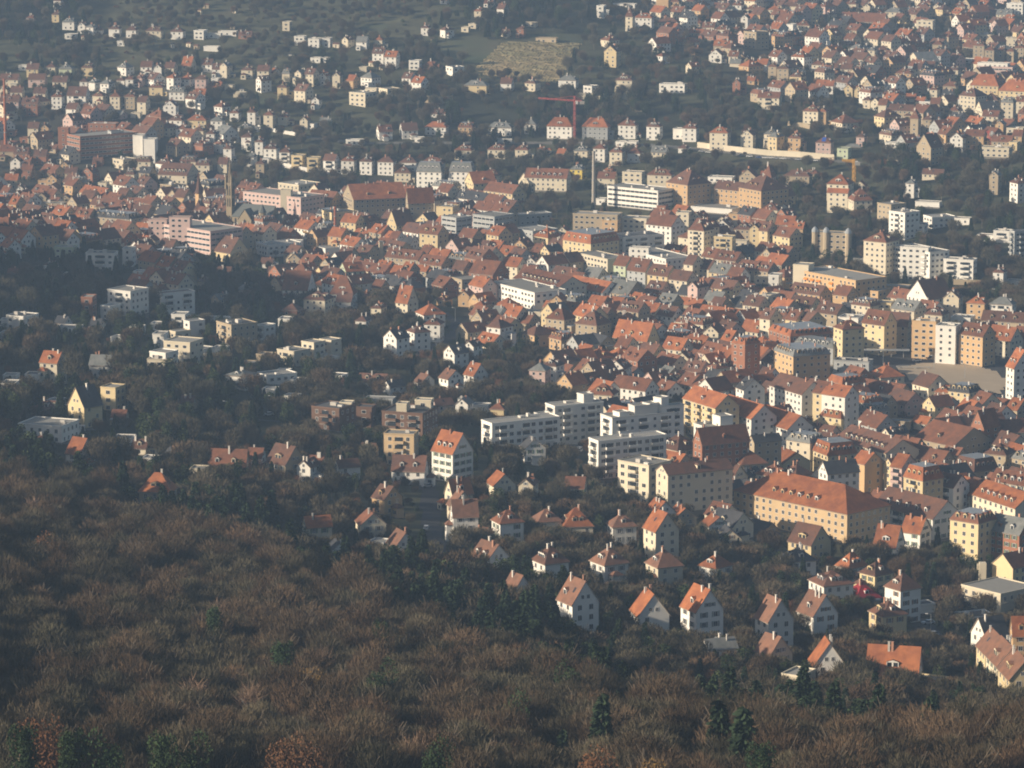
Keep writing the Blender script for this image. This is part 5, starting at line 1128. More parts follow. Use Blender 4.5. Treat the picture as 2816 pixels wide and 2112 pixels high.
def car(t, x, y, rz, col, label, van=False):
    if (col, van) not in PROT: PROT[(col, van)] = car_proto(mat('car_paint_' + col, CARC[col], .25, .03, 1, .03, spec=.6), van)
    b_, c_, rf, wh, L_, W_ = PROT[(col, van)]; p = gpt(t, x, y); p.z += .38
    r = root_at('white_van' if van and col == 'white' else 'parked_car', p, label, 'van' if van else 'car', rz, 'cars and vans on the streets')
    link('body', b_, r); link('cabin', c_, r); link('roof_panel', rf, r)
    for sx in (-1, 1):
        for sy in (-1, 1): o = link('wheel', wh, r); o.location = (sx * L_ * .3, sy * (W_ / 2 - .08), .33)
car((0, 2), 1955, 325, .15, 'white', 'larger white van parked on the dark garden street', True); car((0, 2), 1845, 350, .1, 'white', 'smaller white van parked left of the larger white van', True)
car((1, 2), 108, 280, .3, 'white', 'white car parked beside the lamp left of the brown concrete complex'); car((1, 2), 1155, 925, 1.3, 'white', 'white car standing near the brown garden house'); car((1, 2), 1480, 900, .4, 'silver', 'silver car at the upper end of the narrow dark street')
car((1, 2), 1470, 1270, 1.5, 'silver', 'silver car parked halfway down the narrow dark street'); car((3, 1), 1285, 1470, .1, 'white', 'white car on the street along the square'); car((3, 1), 1575, 1445, .1, 'blue', 'dark blue delivery van before the grey office block', True)
car((3, 1), 1400, 1448, .1, 'black', 'black car left of the dark blue van by the square'); car((3, 1), 1760, 1480, .1, 'silver', 'silver car in front of the red-brown block by the square'); car((3, 3), 1385, 425, .2, 'white', 'white car on the car park by the street lamp at the lower right')
car((3, 3), 1420, 525, .3, 'silver', 'silver car below the white car on the lower right car park'); car((3, 3), 90, 605, -.4, 'white', 'white van in the yard below the russet-roofed gable', True); car((3, 3), 380, 640, -.2, 'silver', 'silver car beside the small red-roofed house, rightmost in the yard')
car((3, 3), 320, 660, -.2, 'white', 'white car left of the silver car in the yard'); car((3, 1), 540, 618, -.1, 'white', 'white car below the turreted stone block, leftmost of the row'); car((3, 1), 600, 626, -.1, 'silver', 'silver car second in the row below the turreted stone block')
car((3, 1), 800, 655, -.1, 'silver', 'silver car below the white buttressed wall'); car((3, 1), 910, 668, -.1, 'blue', 'blue car below the white buttressed wall'); car((2, 2), 575, 600, 1.2, 'white', 'white van between bare trees left of the white flats', True)
car((1, 1), 1800, 1255, .5, 'silver', 'silver car parked above the twin white gables'); car((1, 1), 1905, 1260, .5, 'grey', 'grey car parked right of the twin white gables'); car((1, 2), 745, 25, .2, 'silver', 'silver car on the road above the yellow shrub')
for i, (x, y, c_) in enumerate([(1640, 1318, 'silver'), (1700, 1326, 'white'), (1760, 1331, 'grey'), (1930, 1350, 'white'), (1980, 1352, 'silver'), (2050, 1362, 'white'), (2130, 1370, 'blue'), (2190, 1375, 'white')]):
    car((2, 0), x, y, -.12, c_, f'{c_} car parked before the long white retaining wall, {ORD[i]}')
for i, (x, c_) in enumerate([(20, 'white'), (70, 'silver'), (130, 'white'), (200, 'grey'), (260, 'silver'), (330, 'blue'), (400, 'white'), (500, 'white')]):
    car((3, 0), x, 1375 + (x - 20) * .06, -.12, c_, f'{c_} car parked before the right part of the long white wall, {ORD[i]}')

# --- stepped stones, pillars of the flat school, plane things on the square
p, k = spx((3, 2), 1850, 1760); r = root_at('concrete_pillar', p, 'slender concrete pillar tower standing in the flat school complex', 'pillar')
a = MB(); h = 230 * k; a.box(-1.2, 1.2, -1.2, 1.2, -3, h); a.obj('shaft', [wallm('C')], r)
a = MB(); [a.box(-1.9, 1.25 - 1.25 * 0 - 2.5 + 1.3 + 0.0, -.8, .8, h * z, h * z + .9) for z in (.72, .84)]; a.obj('bracket', [wallm('C')], r)
for i, (x, y, wv) in enumerate([(1200, 1530, 5), (1330, 1528, 4), (1160, 1520, 3)]):
    p = gpt((3, 1), x, y); r = root_at('stone_bench', p, ['long low stone bench at the upper edge of the square', 'second stone bench at the upper edge of the square, to the right', 'short stone bench at the upper left corner of the square'][i], 'bench')
    a = MB(); a.box(-wv, wv, -.4, .4, .8, 1.05); a.obj('seat', [M_CONC], r); a = MB(); a.box(-wv * .9, -wv * .7, -.3, .3, -.3, .8); a.obj('leg', [M_CONC], r); a = MB(); a.box(wv * .7, wv * .9, -.3, .3, -.3, .8); a.obj('leg', [M_CONC], r)
for i, (x, y, L_) in enumerate([(920, 1425, 34)]):
    p = gpt((3, 1), x, y); r = root_at('tram_shelter', p, 'long low flat-roofed shelter on the street left of the square', 'shelter', -.05)
    a = MB(); a.box(-L_ / 2, L_ / 2, -2, 2, 3.4, 3.8); a.obj('roof', [M_METAL], r)
    for q in range(6): a = MB(); a.box(-L_ / 2 + 1 + q * 6, -L_ / 2 + 1.3 + q * 6, -.2, .2, -.5, 3.4); a.obj('post', [M_CONC], r)
def hutl(X, Y):
    w_ = where(X, Y); HL[w_] = HL.get(w_, 0) + 1; return 'small pale garden hut, ' + ('' if HL[w_] == 1 else ['', '', 'another, ', 'a third, ', 'a fourth, '][HL[w_]]) + w_
# garden sheds and huts on the far hillside gardens
shed = [((0, 0), 1500, 410), ((0, 0), 1640, 405), ((0, 0), 1700, 425), ((0, 0), 2090, 800), ((0, 0), 720, 345), ((1, 0), 390, 515), ((1, 0), 310, 500), ((1, 0), 1090, 600), ((1, 0), 695, 410), ((1, 0), 220, 1140), ((1, 0), 325, 1160), ((1, 0), 390, 1180), ((1, 0), 1005, 570), ((1, 0), 1535, 365), ((1, 0), 795, 1290), ((1, 0), 610, 280), ((0, 0), 1780, 70), ((0, 0), 1730, 120), ((0, 0), 2010, 250), ((2, 0), 1105, 960), ((2, 0), 1490, 1215), ((1, 0), 440, 890), ((0, 0), 2030, 110)]
HL = {}
for i, (t, x, y) in enumerate(shed):
    p = gpt(t, x, y); X, Y = px(t, x, y); rz = rng.uniform(-.6, .1); r = root_at('garden_hut', p, hutl(X, Y), 'hut', rz, 'garden huts on the hillside')
    w_, d_ = rng.uniform(2.5, 5), rng.uniform(2.5, 4); a = MB(); a.box(-w_ / 2, w_ / 2, -d_ / 2, d_ / 2, -1.5, 2.6); a.obj('wall', [wallm(rng.choice('WCCS'))], r)
    a = MB(); a.loft([(-w_ / 2 - .3, -d_ / 2 - .3, 2.55), (w_ / 2 + .3, -d_ / 2 - .3, 2.55), (w_ / 2 + .3, d_ / 2 + .3, 2.55), (-w_ / 2 - .3, d_ / 2 + .3, 2.55)], [(-w_ / 2, 0, 3.6), (w_ / 2, 0, 3.6), (w_ / 2, .1, 3.6), (-w_ / 2, .1, 3.6)]); a.obj('roof', [roofm(rng.choice('brd'))], r)
    a = MB(); a.face([(-.4, -d_ / 2 - .03, 0), (.4, -d_ / 2 - .03, 0), (.4, -d_ / 2 - .03, 2), (-.4, -d_ / 2 - .03, 2)]); a.obj('door', [dark], r)
# ---------------------------------------------------------------- where trees may stand
for f_ in FOOT + SPEC_FOOT: raster(*f_)
bocc = occ.copy()
# ---------------------------------------------------------------- tree shapes
def treemat(name, a, b, hv=.6, ov=.25, rough=.9): return mat(name, a, rough, .25, .5, ov, second=b, hv=hv, spec=.1)
TW1 = treemat('bare_twigs', (.106, .083, .054), (.082, .078, .049), ov=.45)
TW2 = treemat('reddish_twigs', (.132, .082, .050), (.098, .078, .050), ov=.45)
BARK = mat('bark', (.145, .118, .088), .95, .2, 1, .2)
BIRCH = mat('birch_bark', (.60, .56, .50), .9, .2, 2, .1)
NEED = treemat('spruce_needles', (.022, .040, .022), (.040, .060, .030))
PINE = treemat('pine_needles', (.032, .060, .026), (.048, .072, .030))
EVER = treemat('evergreen_leaves', (.032, .052, .022), (.060, .075, .030))
GOLD = treemat('golden_leaves', (.22, .135, .045), (.16, .11, .045))
YEL = treemat('yellow_leaves', (.36, .31, .05), (.27, .24, .05))
RUST = treemat('rusty_leaves', (.185, .085, .042), (.15, .085, .048))
def trunk_mb(H, r0, rs, crown0, spread, limbs=7):
    m = MB(); pts = []; x = y = 0
    for k in range(5):
        pts.append((x, y, H * .8 * k / 4 - (1.0 if k == 0 else 0), r0 * (1 - .2 * k))); x += rs.uniform(-.25, .25); y += rs.uniform(-.25, .25)
    for a, b in zip(pts, pts[1:]): m.loft(m.ring(a[0], a[1], a[2], a[3], 5), m.ring(b[0], b[1], b[2], b[3], 5))
    for k in range(limbs):
        z = H * (crown0 + (.8 - crown0) * (k + .3) / limbs); t = z / (H * .8); bx = x * t; by = y * t; az = k * 2.4 + rs.random(); ln = spread * rs.uniform(.55, .95) * (1.15 - t * .45)
        p = Vector((bx, by, z)); q = p + Vector((math.cos(az) * ln * .6, math.sin(az) * ln * .6, ln * .55)); r_ = q + Vector((math.cos(az + .3) * ln * .35, math.sin(az + .3) * ln * .35, ln * .55))
        m.bar(p, q, r0 * .26); m.bar(q, r_, r0 * .14)
        for e in (-.9, .9): m.bar(q, q + Vector((math.cos(az + e) * ln * .4, math.sin(az + e) * ln * .4, ln * .35)), r0 * .10)
    return m
def twig_mb(N, H, c0, rx, rs, wd=.085, ln=(1.2, 2.6), up=.9, dome=.6):
    m = MB(); cz = H * (c0 + 1) / 2; rz = H * (1 - c0) / 2
    lobes = [(rs.uniform(-.45, .45) * rx, rs.uniform(-.45, .45) * rx, rs.uniform(-.3, .35) * rz, rs.uniform(.5, .75)) for _ in range(7)]
    for _ in range(N):
        L_ = rs.choice(lobes); 
        while True:
            a, b, c = rs.uniform(-1, 1), rs.uniform(-1, 1), rs.uniform(-1, 1); q = a * a + b * b + c * c
            if q < 1 and q > rs.random() * .8: break
        p = Vector((L_[0] + a * rx * L_[3], L_[1] + b * rx * L_[3], cz + L_[2] + c * rz * L_[3]))
        d = Vector((p.x * .25 + rs.uniform(-1.6, 1.6), p.y * .25 + rs.uniform(-1.6, 1.6), up * rx * .55 + rs.uniform(-1.2, 1.2))).normalized()
        l_ = rs.uniform(*ln); s = d.cross(Vector((rs.uniform(-1, 1), rs.uniform(-1, 1), rs.uniform(-1, 1)))).normalized() * wd
        i = len(m.v); m.v += [tuple(p - s), tuple(p + s), tuple(p + d * l_)]; m.f.append((i, i + 1, i + 2)); m.m.append(0)
    return m
def leaf_mb(N, H, c0, rx, rs, sz=.35, conic=False, lobes_n=9):
    m = MB(); cz = H * (c0 + 1) / 2; rz = H * (1 - c0) / 2
    lobes = [(rs.uniform(-.5, .5) * rx, rs.uniform(-.5, .5) * rx, rs.uniform(-.55, .5) * rz, rs.uniform(.35, .62)) for _ in range(lobes_n)]
    for _ in range(N):
        if conic:
            t = rs.random() ** .7; z = H * (c0 + (1 - c0) * (1 - t)); tier = .72 + .28 * ((z * .9) % 1.0); r_ = rx * t * tier * rs.uniform(.55, 1.0); az = rs.random() * 6.283
            p = Vector((math.cos(az) * r_, math.sin(az) * r_, z)); d = Vector((math.cos(az), math.sin(az), -.35 + rs.uniform(-.25, .25)))
        else:
            L_ = rs.choice(lobes)
            while True:
                a, b, c = rs.uniform(-1, 1), rs.uniform(-1, 1), rs.uniform(-1, 1); q = a * a + b * b + c * c
                if .35 < q < 1: break
            p = Vector((L_[0] + a * rx * L_[3], L_[1] + b * rx * L_[3], cz + L_[2] + c * rz * L_[3])); d = Vector((rs.uniform(-1, 1), rs.uniform(-1, 1), rs.uniform(-.6, .6)))
        d.normalize(); s = d.cross(Vector((rs.uniform(-1, 1), rs.uniform(-1, 1), rs.uniform(-.2, 1)))).normalized()
        k = sz * rs.uniform(.6, 1.3); e = k * (1.8 if conic else 1.0)
        i = len(m.v); m.v += [tuple(p - s * k * .6), tuple(p + d * e - s * k * .25), tuple(p + d * e + s * k * .25), tuple(p + s * k * .6)]; m.f.append((i, i + 1, i + 2, i + 3)); m.m.append(0)
    return m
KIND = {}
def defkind(name, vs): KIND[name] = vs      # list of (trunk mesh, crown mesh)
def bare_v(seed, N, H, c0, rx, tw, wd, ln=(1.2, 2.6), bark=BARK, up=.9):
    rs = random.Random(seed); return (trunk_mb(H, H * .014 + .06, rs, c0 + .02, rx * 1.15, 10).mesh('trunk', [bark]), twig_mb(N, H, c0, rx, rs, wd, ln, up).mesh('crown', [tw]))
defkind('bare_tree', [bare_v(10 + i, 6500, h, .40, r_ * 1.06, m_, .062, (.6, 1.6)) for i, (h, r_, m_) in enumerate([(19, 5.2, TW1), (17, 4.6, TW1), (21, 5.6, TW2), (16, 4.9, TW1), (18, 4.3, TW1), (20, 5.0, TW1)])])
defkind('far_bare', [bare_v(30 + i, 2000, h, .25, r_, m_, .10, (.7, 1.6)) for i, (h, r_, m_) in enumerate([(11, 4.2, TW1), (10, 3.6, TW2), (12, 4.6, TW1), (9, 3.8, TW1)])])
def leafy_v(seed, N, H, c0, rx, m, sz, conic=False, bark=BARK):
    rs = random.Random(seed); return (trunk_mb(H, H * .013 + .06, rs, c0 + .02, rx * .7, 0 if conic else 6).mesh('trunk', [bark]), leaf_mb(N, H, c0, rx, rs, sz, conic).mesh('crown', [m]))
defkind('spruce_tree', [leafy_v(50 + i, 2600, h, .10, r_, NEED, .55, True) for i, (h, r_) in enumerate([(21, 3.8), (18, 3.4), (23, 4.2)])])
defkind('evergreen_tree', [leafy_v(60 + i, 1500, h, .12, r_, EVER, .42) for i, (h, r_) in enumerate([(10, 3.8), (8, 3.4), (12, 3.6)])])
defkind('pine_tree', [leafy_v(70 + i, 3600, h, .5, r_, PINE, .27) for i, (h, r_) in enumerate([(20, 3.6), (18, 4.2)])])
defkind('golden_tree', [leafy_v(80 + i, 8000, 11, .2, 5.2, GOLD, .15) for i in range(2)])
defkind('yellow_tree', [leafy_v(84, 4200, 9, .12, 3.6, YEL, .18)])
defkind('rusty_tree', [leafy_v(86 + i, 6000, 9, .25, 3.9, RUST, .15) for i in range(2)])
defkind('birch_tree', [bare_v(90 + i, 1500, 16, .3, 2.6, treemat('birch_twigs', (.30, .20, .14), (.24, .17, .12)), .05, bark=BIRCH) for i in range(2)])
defkind('shrub', [(None, leaf_mb(260, 2.6, .0, 1.8, random.Random(95 + i), .34).mesh('shrub', [m_])) for i, m_ in enumerate((EVER, treemat('olive_shrub', (.085, .080, .035), (.12, .09, .045)), RUST))])

def put_tree(kind, x, y, sc, rz, label, cat, group=None, vi=0, zs=1.0):
    v = KIND[kind][vi % len(KIND[kind])]
    nm = kind
    r = bpy.data.objects.new(nm, None); COL.objects.link(r); r.location = (x, y, float(zt(x, y))); r.rotation_euler = (0, 0, rz); r.scale = (sc, sc, sc * zs); r.empty_display_size = 1
    tag(r, label, cat, group)
    for nme, me in (('trunk', v[0]), ('crown', v[1])):
        if me: link(nme, me, r)
LAND = []
WTX = [0, 255, 484, 764, 866, 1095, 1180, 1530, 1910, 2420, 2816]; WTY = [1300, 1350, 1413, 1477, 1566, 1642, 1730, 1808, 1897, 1960, 1985]
def woodtop(X): return float(np.interp(X, WTX, WTY))
def hand(kind, t, x, yb, px_h, label, cat, vi=0, zs=1.0):
    p, k = spx(t, x, yb); v = KIND[kind][vi % len(KIND[kind])]; H0 = max(q.co.z for q in v[1].vertices)
    sc = px_h * k / H0 / zs
    Xt, Yt = px(t, x, yb - px_h)
    if Yt > woodtop(Xt) - 70 and t[1] >= 2:       # stands in the wood: full height, with its top where the photograph shows it
        Hm = {'pine_tree': 25, 'spruce_tree': 26, 'birch_tree': 23}.get(kind, 22.5); Yb = Yt + 260
        for _ in range(8): p = ground(Xt, Yb); Yb = Yt + Hm * F / p.y * .97
        zs = zs * (1.0 if kind in ('birch_tree', 'spruce_tree') else 1.65); sc = Hm / H0 / zs; put_tree(kind, p.x, p.y, sc, rng.uniform(0, 6), label, cat, None, vi, zs); LAND.append((p.x, p.y, 3.5 * sc))
    raster(p.x, p.y, 4, 5, 0)
hand('yellow_tree', (0, 1), 320, 1530, 190, 'bright yellow-green tree left of the orange-roofed white house', 'yellow tree')
hand('golden_tree', (2, 1), 540, 1720, 230, 'large round golden-brown tree between the white houses in the centre', 'golden tree')
hand('golden_tree', (3, 1), 1850, 1640, 380, 'tall olive-golden tree on the sandy square', 'golden tree', 1)
hand('yellow_tree', (1, 2), 815, 190, 110, 'yellow shrub-like tree behind the pale stair head of the brown complex', 'yellow tree')
hand('yellow_tree', (1, 2), 1980, 1400, 100, 'small lime-yellow tree behind the brown-roofed house with a white chimney', 'yellow tree')
hand('yellow_tree', (3, 2), 1265, 1500, 110, 'small yellow-green tree among the red-roofed villas at the lower right', 'yellow tree')
hand('golden_tree', (3, 2), 1610, 1640, 250, 'broad orange-brown tree below the brick house at the right', 'golden tree')
hand('golden_tree', (3, 2), 1050, 1620, 180, 'orange-brown tree below the bright red-roofed villa', 'golden tree', 1)
hand('golden_tree', (3, 3), 320, 640, 400, 'tall russet-gold birch-like tree in front of the white gable', 'golden tree', 0, 1.25)
hand('golden_tree', (3, 3), 790, 520, 270, 'golden-brown tree left of the yellow hip-roofed house', 'golden tree', 1, 1.2)
hand('yellow_tree', (1, 2), 1280, 110, 130, 'olive-yellow tree beside the pale chimney of the brown complex', 'yellow tree')
hand('rusty_tree', (0, 2), 1150, 260, 130, 'rust-coloured round tree below the small yellow flat-roofed house', 'rusty tree')
hand('golden_tree', (0, 2), 2160, 390, 140, 'golden-brown bush at the bend of the garden street, right of the vans', 'golden tree')
hand('rusty_tree', (1, 2), 1215, 1280, 120, 'small rust-red tree between the dark red house and the narrow street', 'rusty tree')
hand('rusty_tree', (1, 2), 1920, 1260, 170, 'rust-brown tree right of the three stacked gables', 'rusty tree', 1)
hand('pine_tree', (1, 3), 1095, 700, 370, 'tall pine with a bare reddish trunk standing free above the wood', 'pine tree', 0, 1.25)
hand('pine_tree', (1, 3), 1100, 1060, 400, 'second tall pine just below the free-standing one', 'pine tree', 1)
for i, (t, x, y, h_) in enumerate([((0, 3), 650, 1640, 380), ((0, 3), 920, 1600, 360), ((0, 3), 1450, 1640, 370), ((0, 3), 1680, 1790, 380), ((0, 3), 210, 1880, 380), ((1, 3), 1560, 1700, 420), ((0, 3), 1850, 640, 430), ((2, 3), 470, 960, 300), ((1, 3), 250, 860, 360), ((3, 3), 1040, 1240, 300), ((2, 3), 2120, 1750, 400), ((2, 3), 20, 1200, 300)]):
    lab = ['round green pine in the bottom-left wood, second from the left', 'small green pine right of the round one in the bottom-left wood', 'bright green pine crown at the bottom, left of the dark pair', 'dark green pine of the pair at the bottom left', 'green pine in the bottom-left corner', 'green pine at the bottom, right of the middle of the wood', 'narrow green pine beside a pale bare tree in the left wood', 'light green pine at the edge of the wood below the gabled row', 'thin green pine left of the small orange tree', 'dark pine before the flat yellow-banded pavilion', 'green pine in the wood at the lower right', 'green pine at the left of the lower middle wood'][i]
    hand('pine_tree', t, x, y, h_, lab, 'pine tree', i)
hand('golden_tree', (1, 3), 470, 900, 210, 'small bright orange tree glowing in the dark wood', 'golden tree', 0)
hand('golden_tree', (2, 3), 1120, 1800, 260, 'orange-leaved tree cut by the bottom edge of the photo', 'golden tree', 1)
hand('rusty_tree', (0, 3), 430, 1500, 330, 'orange-rust beech in the lower left wood', 'rusty tree', 0)
hand('rusty_tree', (2, 3), 760, 1750, 320, 'rust-coloured tree near the bottom, right of the middle', 'rusty tree', 1)
hand('rusty_tree', (1, 3), 390, 1620, 300, 'rust-brown tree near the bottom, left of the middle', 'rusty tree', 0)
hand('rusty_tree', (0, 2), 420, 1560, 300, 'rust-brown beech at the left, above the bare wood', 'rusty tree', 1)
for i, (t, x, y, h_) in enumerate([((0, 3), 1920, 500, 400), ((0, 3), 2160, 1180, 360), ((1, 3), 570, 900, 400), ((2, 3), 1840, 760, 300), ((3, 3), 1600, 980, 350), ((1, 2), 830, 460, 190), ((1, 2), 1400, 620, 210), ((1, 2), 1520, 850, 230), ((0, 2), 790, 1400, 480), ((0, 2), 290, 1400, 480), ((0, 1), 200, 1030, 190), ((0, 1), 262, 1030, 190), ((0, 3), 1720, 1100, 340), ((1, 3), 1360, 1500, 250)]):
    lab = ['pale bare tree with upright limbs beside the narrow green pine', 'birch with several white stems in the lower left wood', 'pale birch behind the small bright orange tree', 'white birch beside the white gable hidden in the trees', 'birch left of the white row houses at the right edge', 'birch in front of the brown concrete complex', 'birch right of the tan block of flats', 'birch in front of the tall white villa', 'pale bare tree rising at the left, the right one of two', 'pale bare tree rising at the left, the left one of two', 'slim birch left of the brown chimneyed house, left of two', 'slim birch left of the brown chimneyed house, right of two', 'pale thin birch in the lower left wood', 'thin white birch near the bottom of the middle wood'][i]
    hand('birch_tree', t, x, y, h_, lab, 'birch', i, 1.1)
for i, (t, x, y, h_) in enumerate([((2, 2), 230, 1140, 380), ((2, 2), 700, 1180, 370), ((2, 2), 860, 1180, 320), ((1, 2), 1050, 960, 270), ((1, 2), 1890, 870, 230), ((2, 2), 930, 1480, 300), ((2, 3), 840, 640, 400), ((2, 3), 100, 700, 600), ((1, 3), 1640, 600, 700), ((2, 3), 1780, 1270, 260), ((2, 3), 1990, 1330, 260), ((2, 3), 770, 1180, 220), ((0, 2), 1440, 480, 280), ((2, 2), 300, 1420, 300), ((3, 3), 690, 780, 220), ((3, 2), 560, 1360, 260), ((3, 2), 1020, 960, 160), ((0, 1), 340, 1030, 240), ((3, 3), 1010, 1130, 210)]):
    lab = ['tall dark conifer before the small red roofs, left of the pair', 'spreading dark cedar in front of the red-roofed villa, middle of three', 'narrow dark conifer right of the spreading cedar', 'dark conifer left of the long brown-roofed white house', 'dark conifer right of the tall white villa', 'green conifer between two russet-roofed villas', 'broad dark spruce below the gabled row', 'very tall dark spruce at the top left of the lower wood', 'tall dark spruce with a bare lit trunk above the wood', 'dark spruce near the lower right, left of two', 'dark spruce near the lower right, right of two', 'small dark spruce in the lower middle wood', 'dark green conifer left of the white vans', 'blue-green conifer before the first brown-roofed villa', 'narrow green conifer behind the orange-roofed long house', 'dark conifer before the right end of the long orange school', 'dark conifer between the orange blocks and the grey roof', 'dark conifer above the dark slope at the left', 'dark conifer before the flat yellow-banded pavilion'][i]
    hand('spruce_tree', t, x, y, h_, lab, 'spruce', i, .95)

TLM = [(200, 2020, 'the round bottom-left pine'), (290, 2000, 'the bottom-left pine pair'), (530, 2060, 'the dark bottom pine'), (590, 1680, 'the narrow green pine'), (690, 1880, 'the white-stemmed birch'), (855, 1810, 'the small orange tree'), (1055, 1720, 'the free-standing tall pine'), (1200, 2030, 'the pine right of the middle'),
       (1130, 2040, 'the thin bottom birch'), (1460, 1850, 'the light green wood-edge pine'), (1750, 2060, 'the orange bottom-edge tree'), (1970, 1950, 'the two lower right spruces'), (2450, 1990, 'the isolated lower right spruce'), (2750, 2000, 'the bottom right corner'), (60, 1750, 'the lower left edge'),
       (130, 1400, 'the two pale left trees'), (2300, 1850, 'the low garden walls'), (2650, 1850, 'the white row houses')]
def twhere(X, Y):
    LMs = LM + TLM; d, n, a, b = min((math.hypot((X - a), (Y - b) * 1.15), n, a, b) for a, b, n in LMs)
    dx, dy = X - a, Y - b
    w = ('right of' if dx > 0 else 'left of') if abs(dx) > abs(dy) * 1.6 else (('below' if dy > 0 else 'above') if abs(dy) > abs(dx) * 1.6 else ('lower ' if dy > 0 else 'upper ') + ('right of' if dx > 0 else 'left of'))
    return w + ' ' + n
# ---------------------------------------------------------------- scattered trees
PT = {k: [] for k in ('bare_tree', 'far_bare', 'spruce_tree', 'evergreen_tree', 'rusty_tree', 'shrub')}
NT = [np.array(p) for p in NOTREE]
def scatter():
    rs = random.Random(99)
    y = 640.
    while y < 3750:
        stepy = 5.1 if y < 1300 else (6.4 if y < 2300 else 8.5)
        half = min(.142 * y + 25, 560); x = -half - (60 if y < 2300 else 20)
        while x < half:
            xx = x + rs.uniform(-.5, .5) * stepy; yy = y + rs.uniform(-.5, .5) * stepy; x += stepy
            z = float(zt(xx, yy)); X, Y = proj(xx, yy, z)
            if Y < -120 or Y > 2500: continue
            wx, wy = 30 * math.sin(xx * .045 + yy * .02), 25 * math.sin(yy * .05 - xx * .03)
            top = cover(X + wx, Y + wy - 17 * F / yy)      # what the photograph shows where this tree's top would be
            yt = Y - 17 * F / yy + wy * 1.2; wt = woodtop(X + wx)
            if yt > wt: cv = 'W'
            elif yt > wt - (230 if 1050 < X < 1480 else (110 if X < 1050 else 60)): cv = 'S'
            else:
                cv = cover(X + wx, Y + wy - 5 * F / yy)
                if cv == 'W': cv = 'G'
            dens = {'W': .88, 'S': .80, 'M': .80, 'G': .85, 'A': .95, 'c': .48, 'C': .22, 'P': .0}[cv]
            # clearings: low-frequency thinning keeps gardens and gaps
            if cv not in 'WS': dens *= .65 + .55 * math.sin(xx * .06 + 1.3 * math.sin(yy * .03)) * math.sin(yy * .045 + xx * .013)
            if rs.random() > dens or blocked(xx, yy): continue
            if any(inpoly(np.float64(xx), np.float64(yy), p) for p in NOTREE): continue
            allow = 99.; 
            for s_ in (3, 6, 10, 14, 18, 23, 28, 34, 40, 48, 57, 68, 80, 95):
                if blocked(xx, yy + s_, bocc):
                    zb = float(zt(xx, yy + s_ + 2)); allow = max(zb + ((4.4 if X > 1000 else 2.4) if Y > 1250 else 3.2) + s_ * (HC - zb) / yy - z, 1.5); break
            if cv != 'W':
                for s_ in (5, 10, 15, 20):      # keep the sunny sides of the houses free
                    if blocked(xx + s_ * .95, yy + s_ * .31, bocc): allow = min(allow, .30 * s_ + 1.5); break
            lim = 1.0
            def clampd(h0, s0, allow=allow): return min(s0, allow / h0 * rs.uniform(.85, 1.25))
            q = rs.random(); rz = rs.uniform(0, 6.28); sc = rs.uniform(.78, 1.15)
            def add(k, h0, hs, vs):
                v2 = clampd(h0, vs)
                if v2 * h0 < 2.6:
                    if rs.random() < .7: PT['shrub'].append((xx, yy, z, rz, sc * rs.uniform(.6, 1.1), min(sc * rs.uniform(.6, 1.2), allow / 2.4)))
                else: PT[k].append((xx, yy, z, rz, hs * max(v2 / vs, .45), v2))
            if cv == 'W':
                sc = rs.uniform(.80, 1.14)
                if q < .010: add('spruce_tree', 20, sc * .8, sc * .85)
                elif q < .018: add('evergreen_tree', 10, sc, sc * 1.3)
                else: add('bare_tree', 18, sc * .95, sc)
            elif cv == 'S':
                if q < .42: add('spruce_tree', 20, sc * .95, sc * .85)
                elif q < .62: add('evergreen_tree', 10, sc * 1.2, sc * 1.35)
                else: add('far_bare', 10.5, sc * 1.3, sc * 1.35)
            elif cv == 'M':
                if q < .25: add('spruce_tree', 20, sc * .76, sc * .62)
                elif q < .56: add('evergreen_tree', 10, sc * 1.05, sc * 1.1)
                elif q < .59: add('rusty_tree', 9, sc * .8, sc * .8)
                else: add('far_bare', 10.5, sc * 1.15, sc * 1.15)
            else:
                s2 = sc * {'G': .85, 'A': .66, 'c': .8, 'C': .62, 'P': .5}[cv]
                if cv == 'A' and q < .35: PT['shrub'].append((xx, yy, z, rz, sc * rs.uniform(.7, 1.5), sc * rs.uniform(.7, 1.4)))
                elif q < .09: add('spruce_tree', 20, s2 * .62, s2 * .62)
                elif q < .28: add('evergreen_tree', 10, s2, s2)
                elif q < .33: add('rusty_tree', 9, s2, s2)
                else: add('far_bare', 10.5, s2 * 1.1, s2 * 1.1)
        y += stepy
scatter()
for k in PT: print('trees', k, len(PT[k]))
def mesh_pair_object(v, name):
    """One unlinked object holding trunk and crown together, used as the instanced shape of the stuff trees."""
    tr, cr = v; m = MB(); mats = []
    for me in (tr, cr):
        if me is None: continue
        i = len(m.v); m.v += [tuple(q.co) for q in me.vertices]; m.f += [tuple(i + k for k in p.vertices) for p in me.polygons]; m.m += [len(mats)] * len(me.polygons); mats.append(me.materials[0])
    return bpy.data.objects.new(name, m.mesh(name, mats))
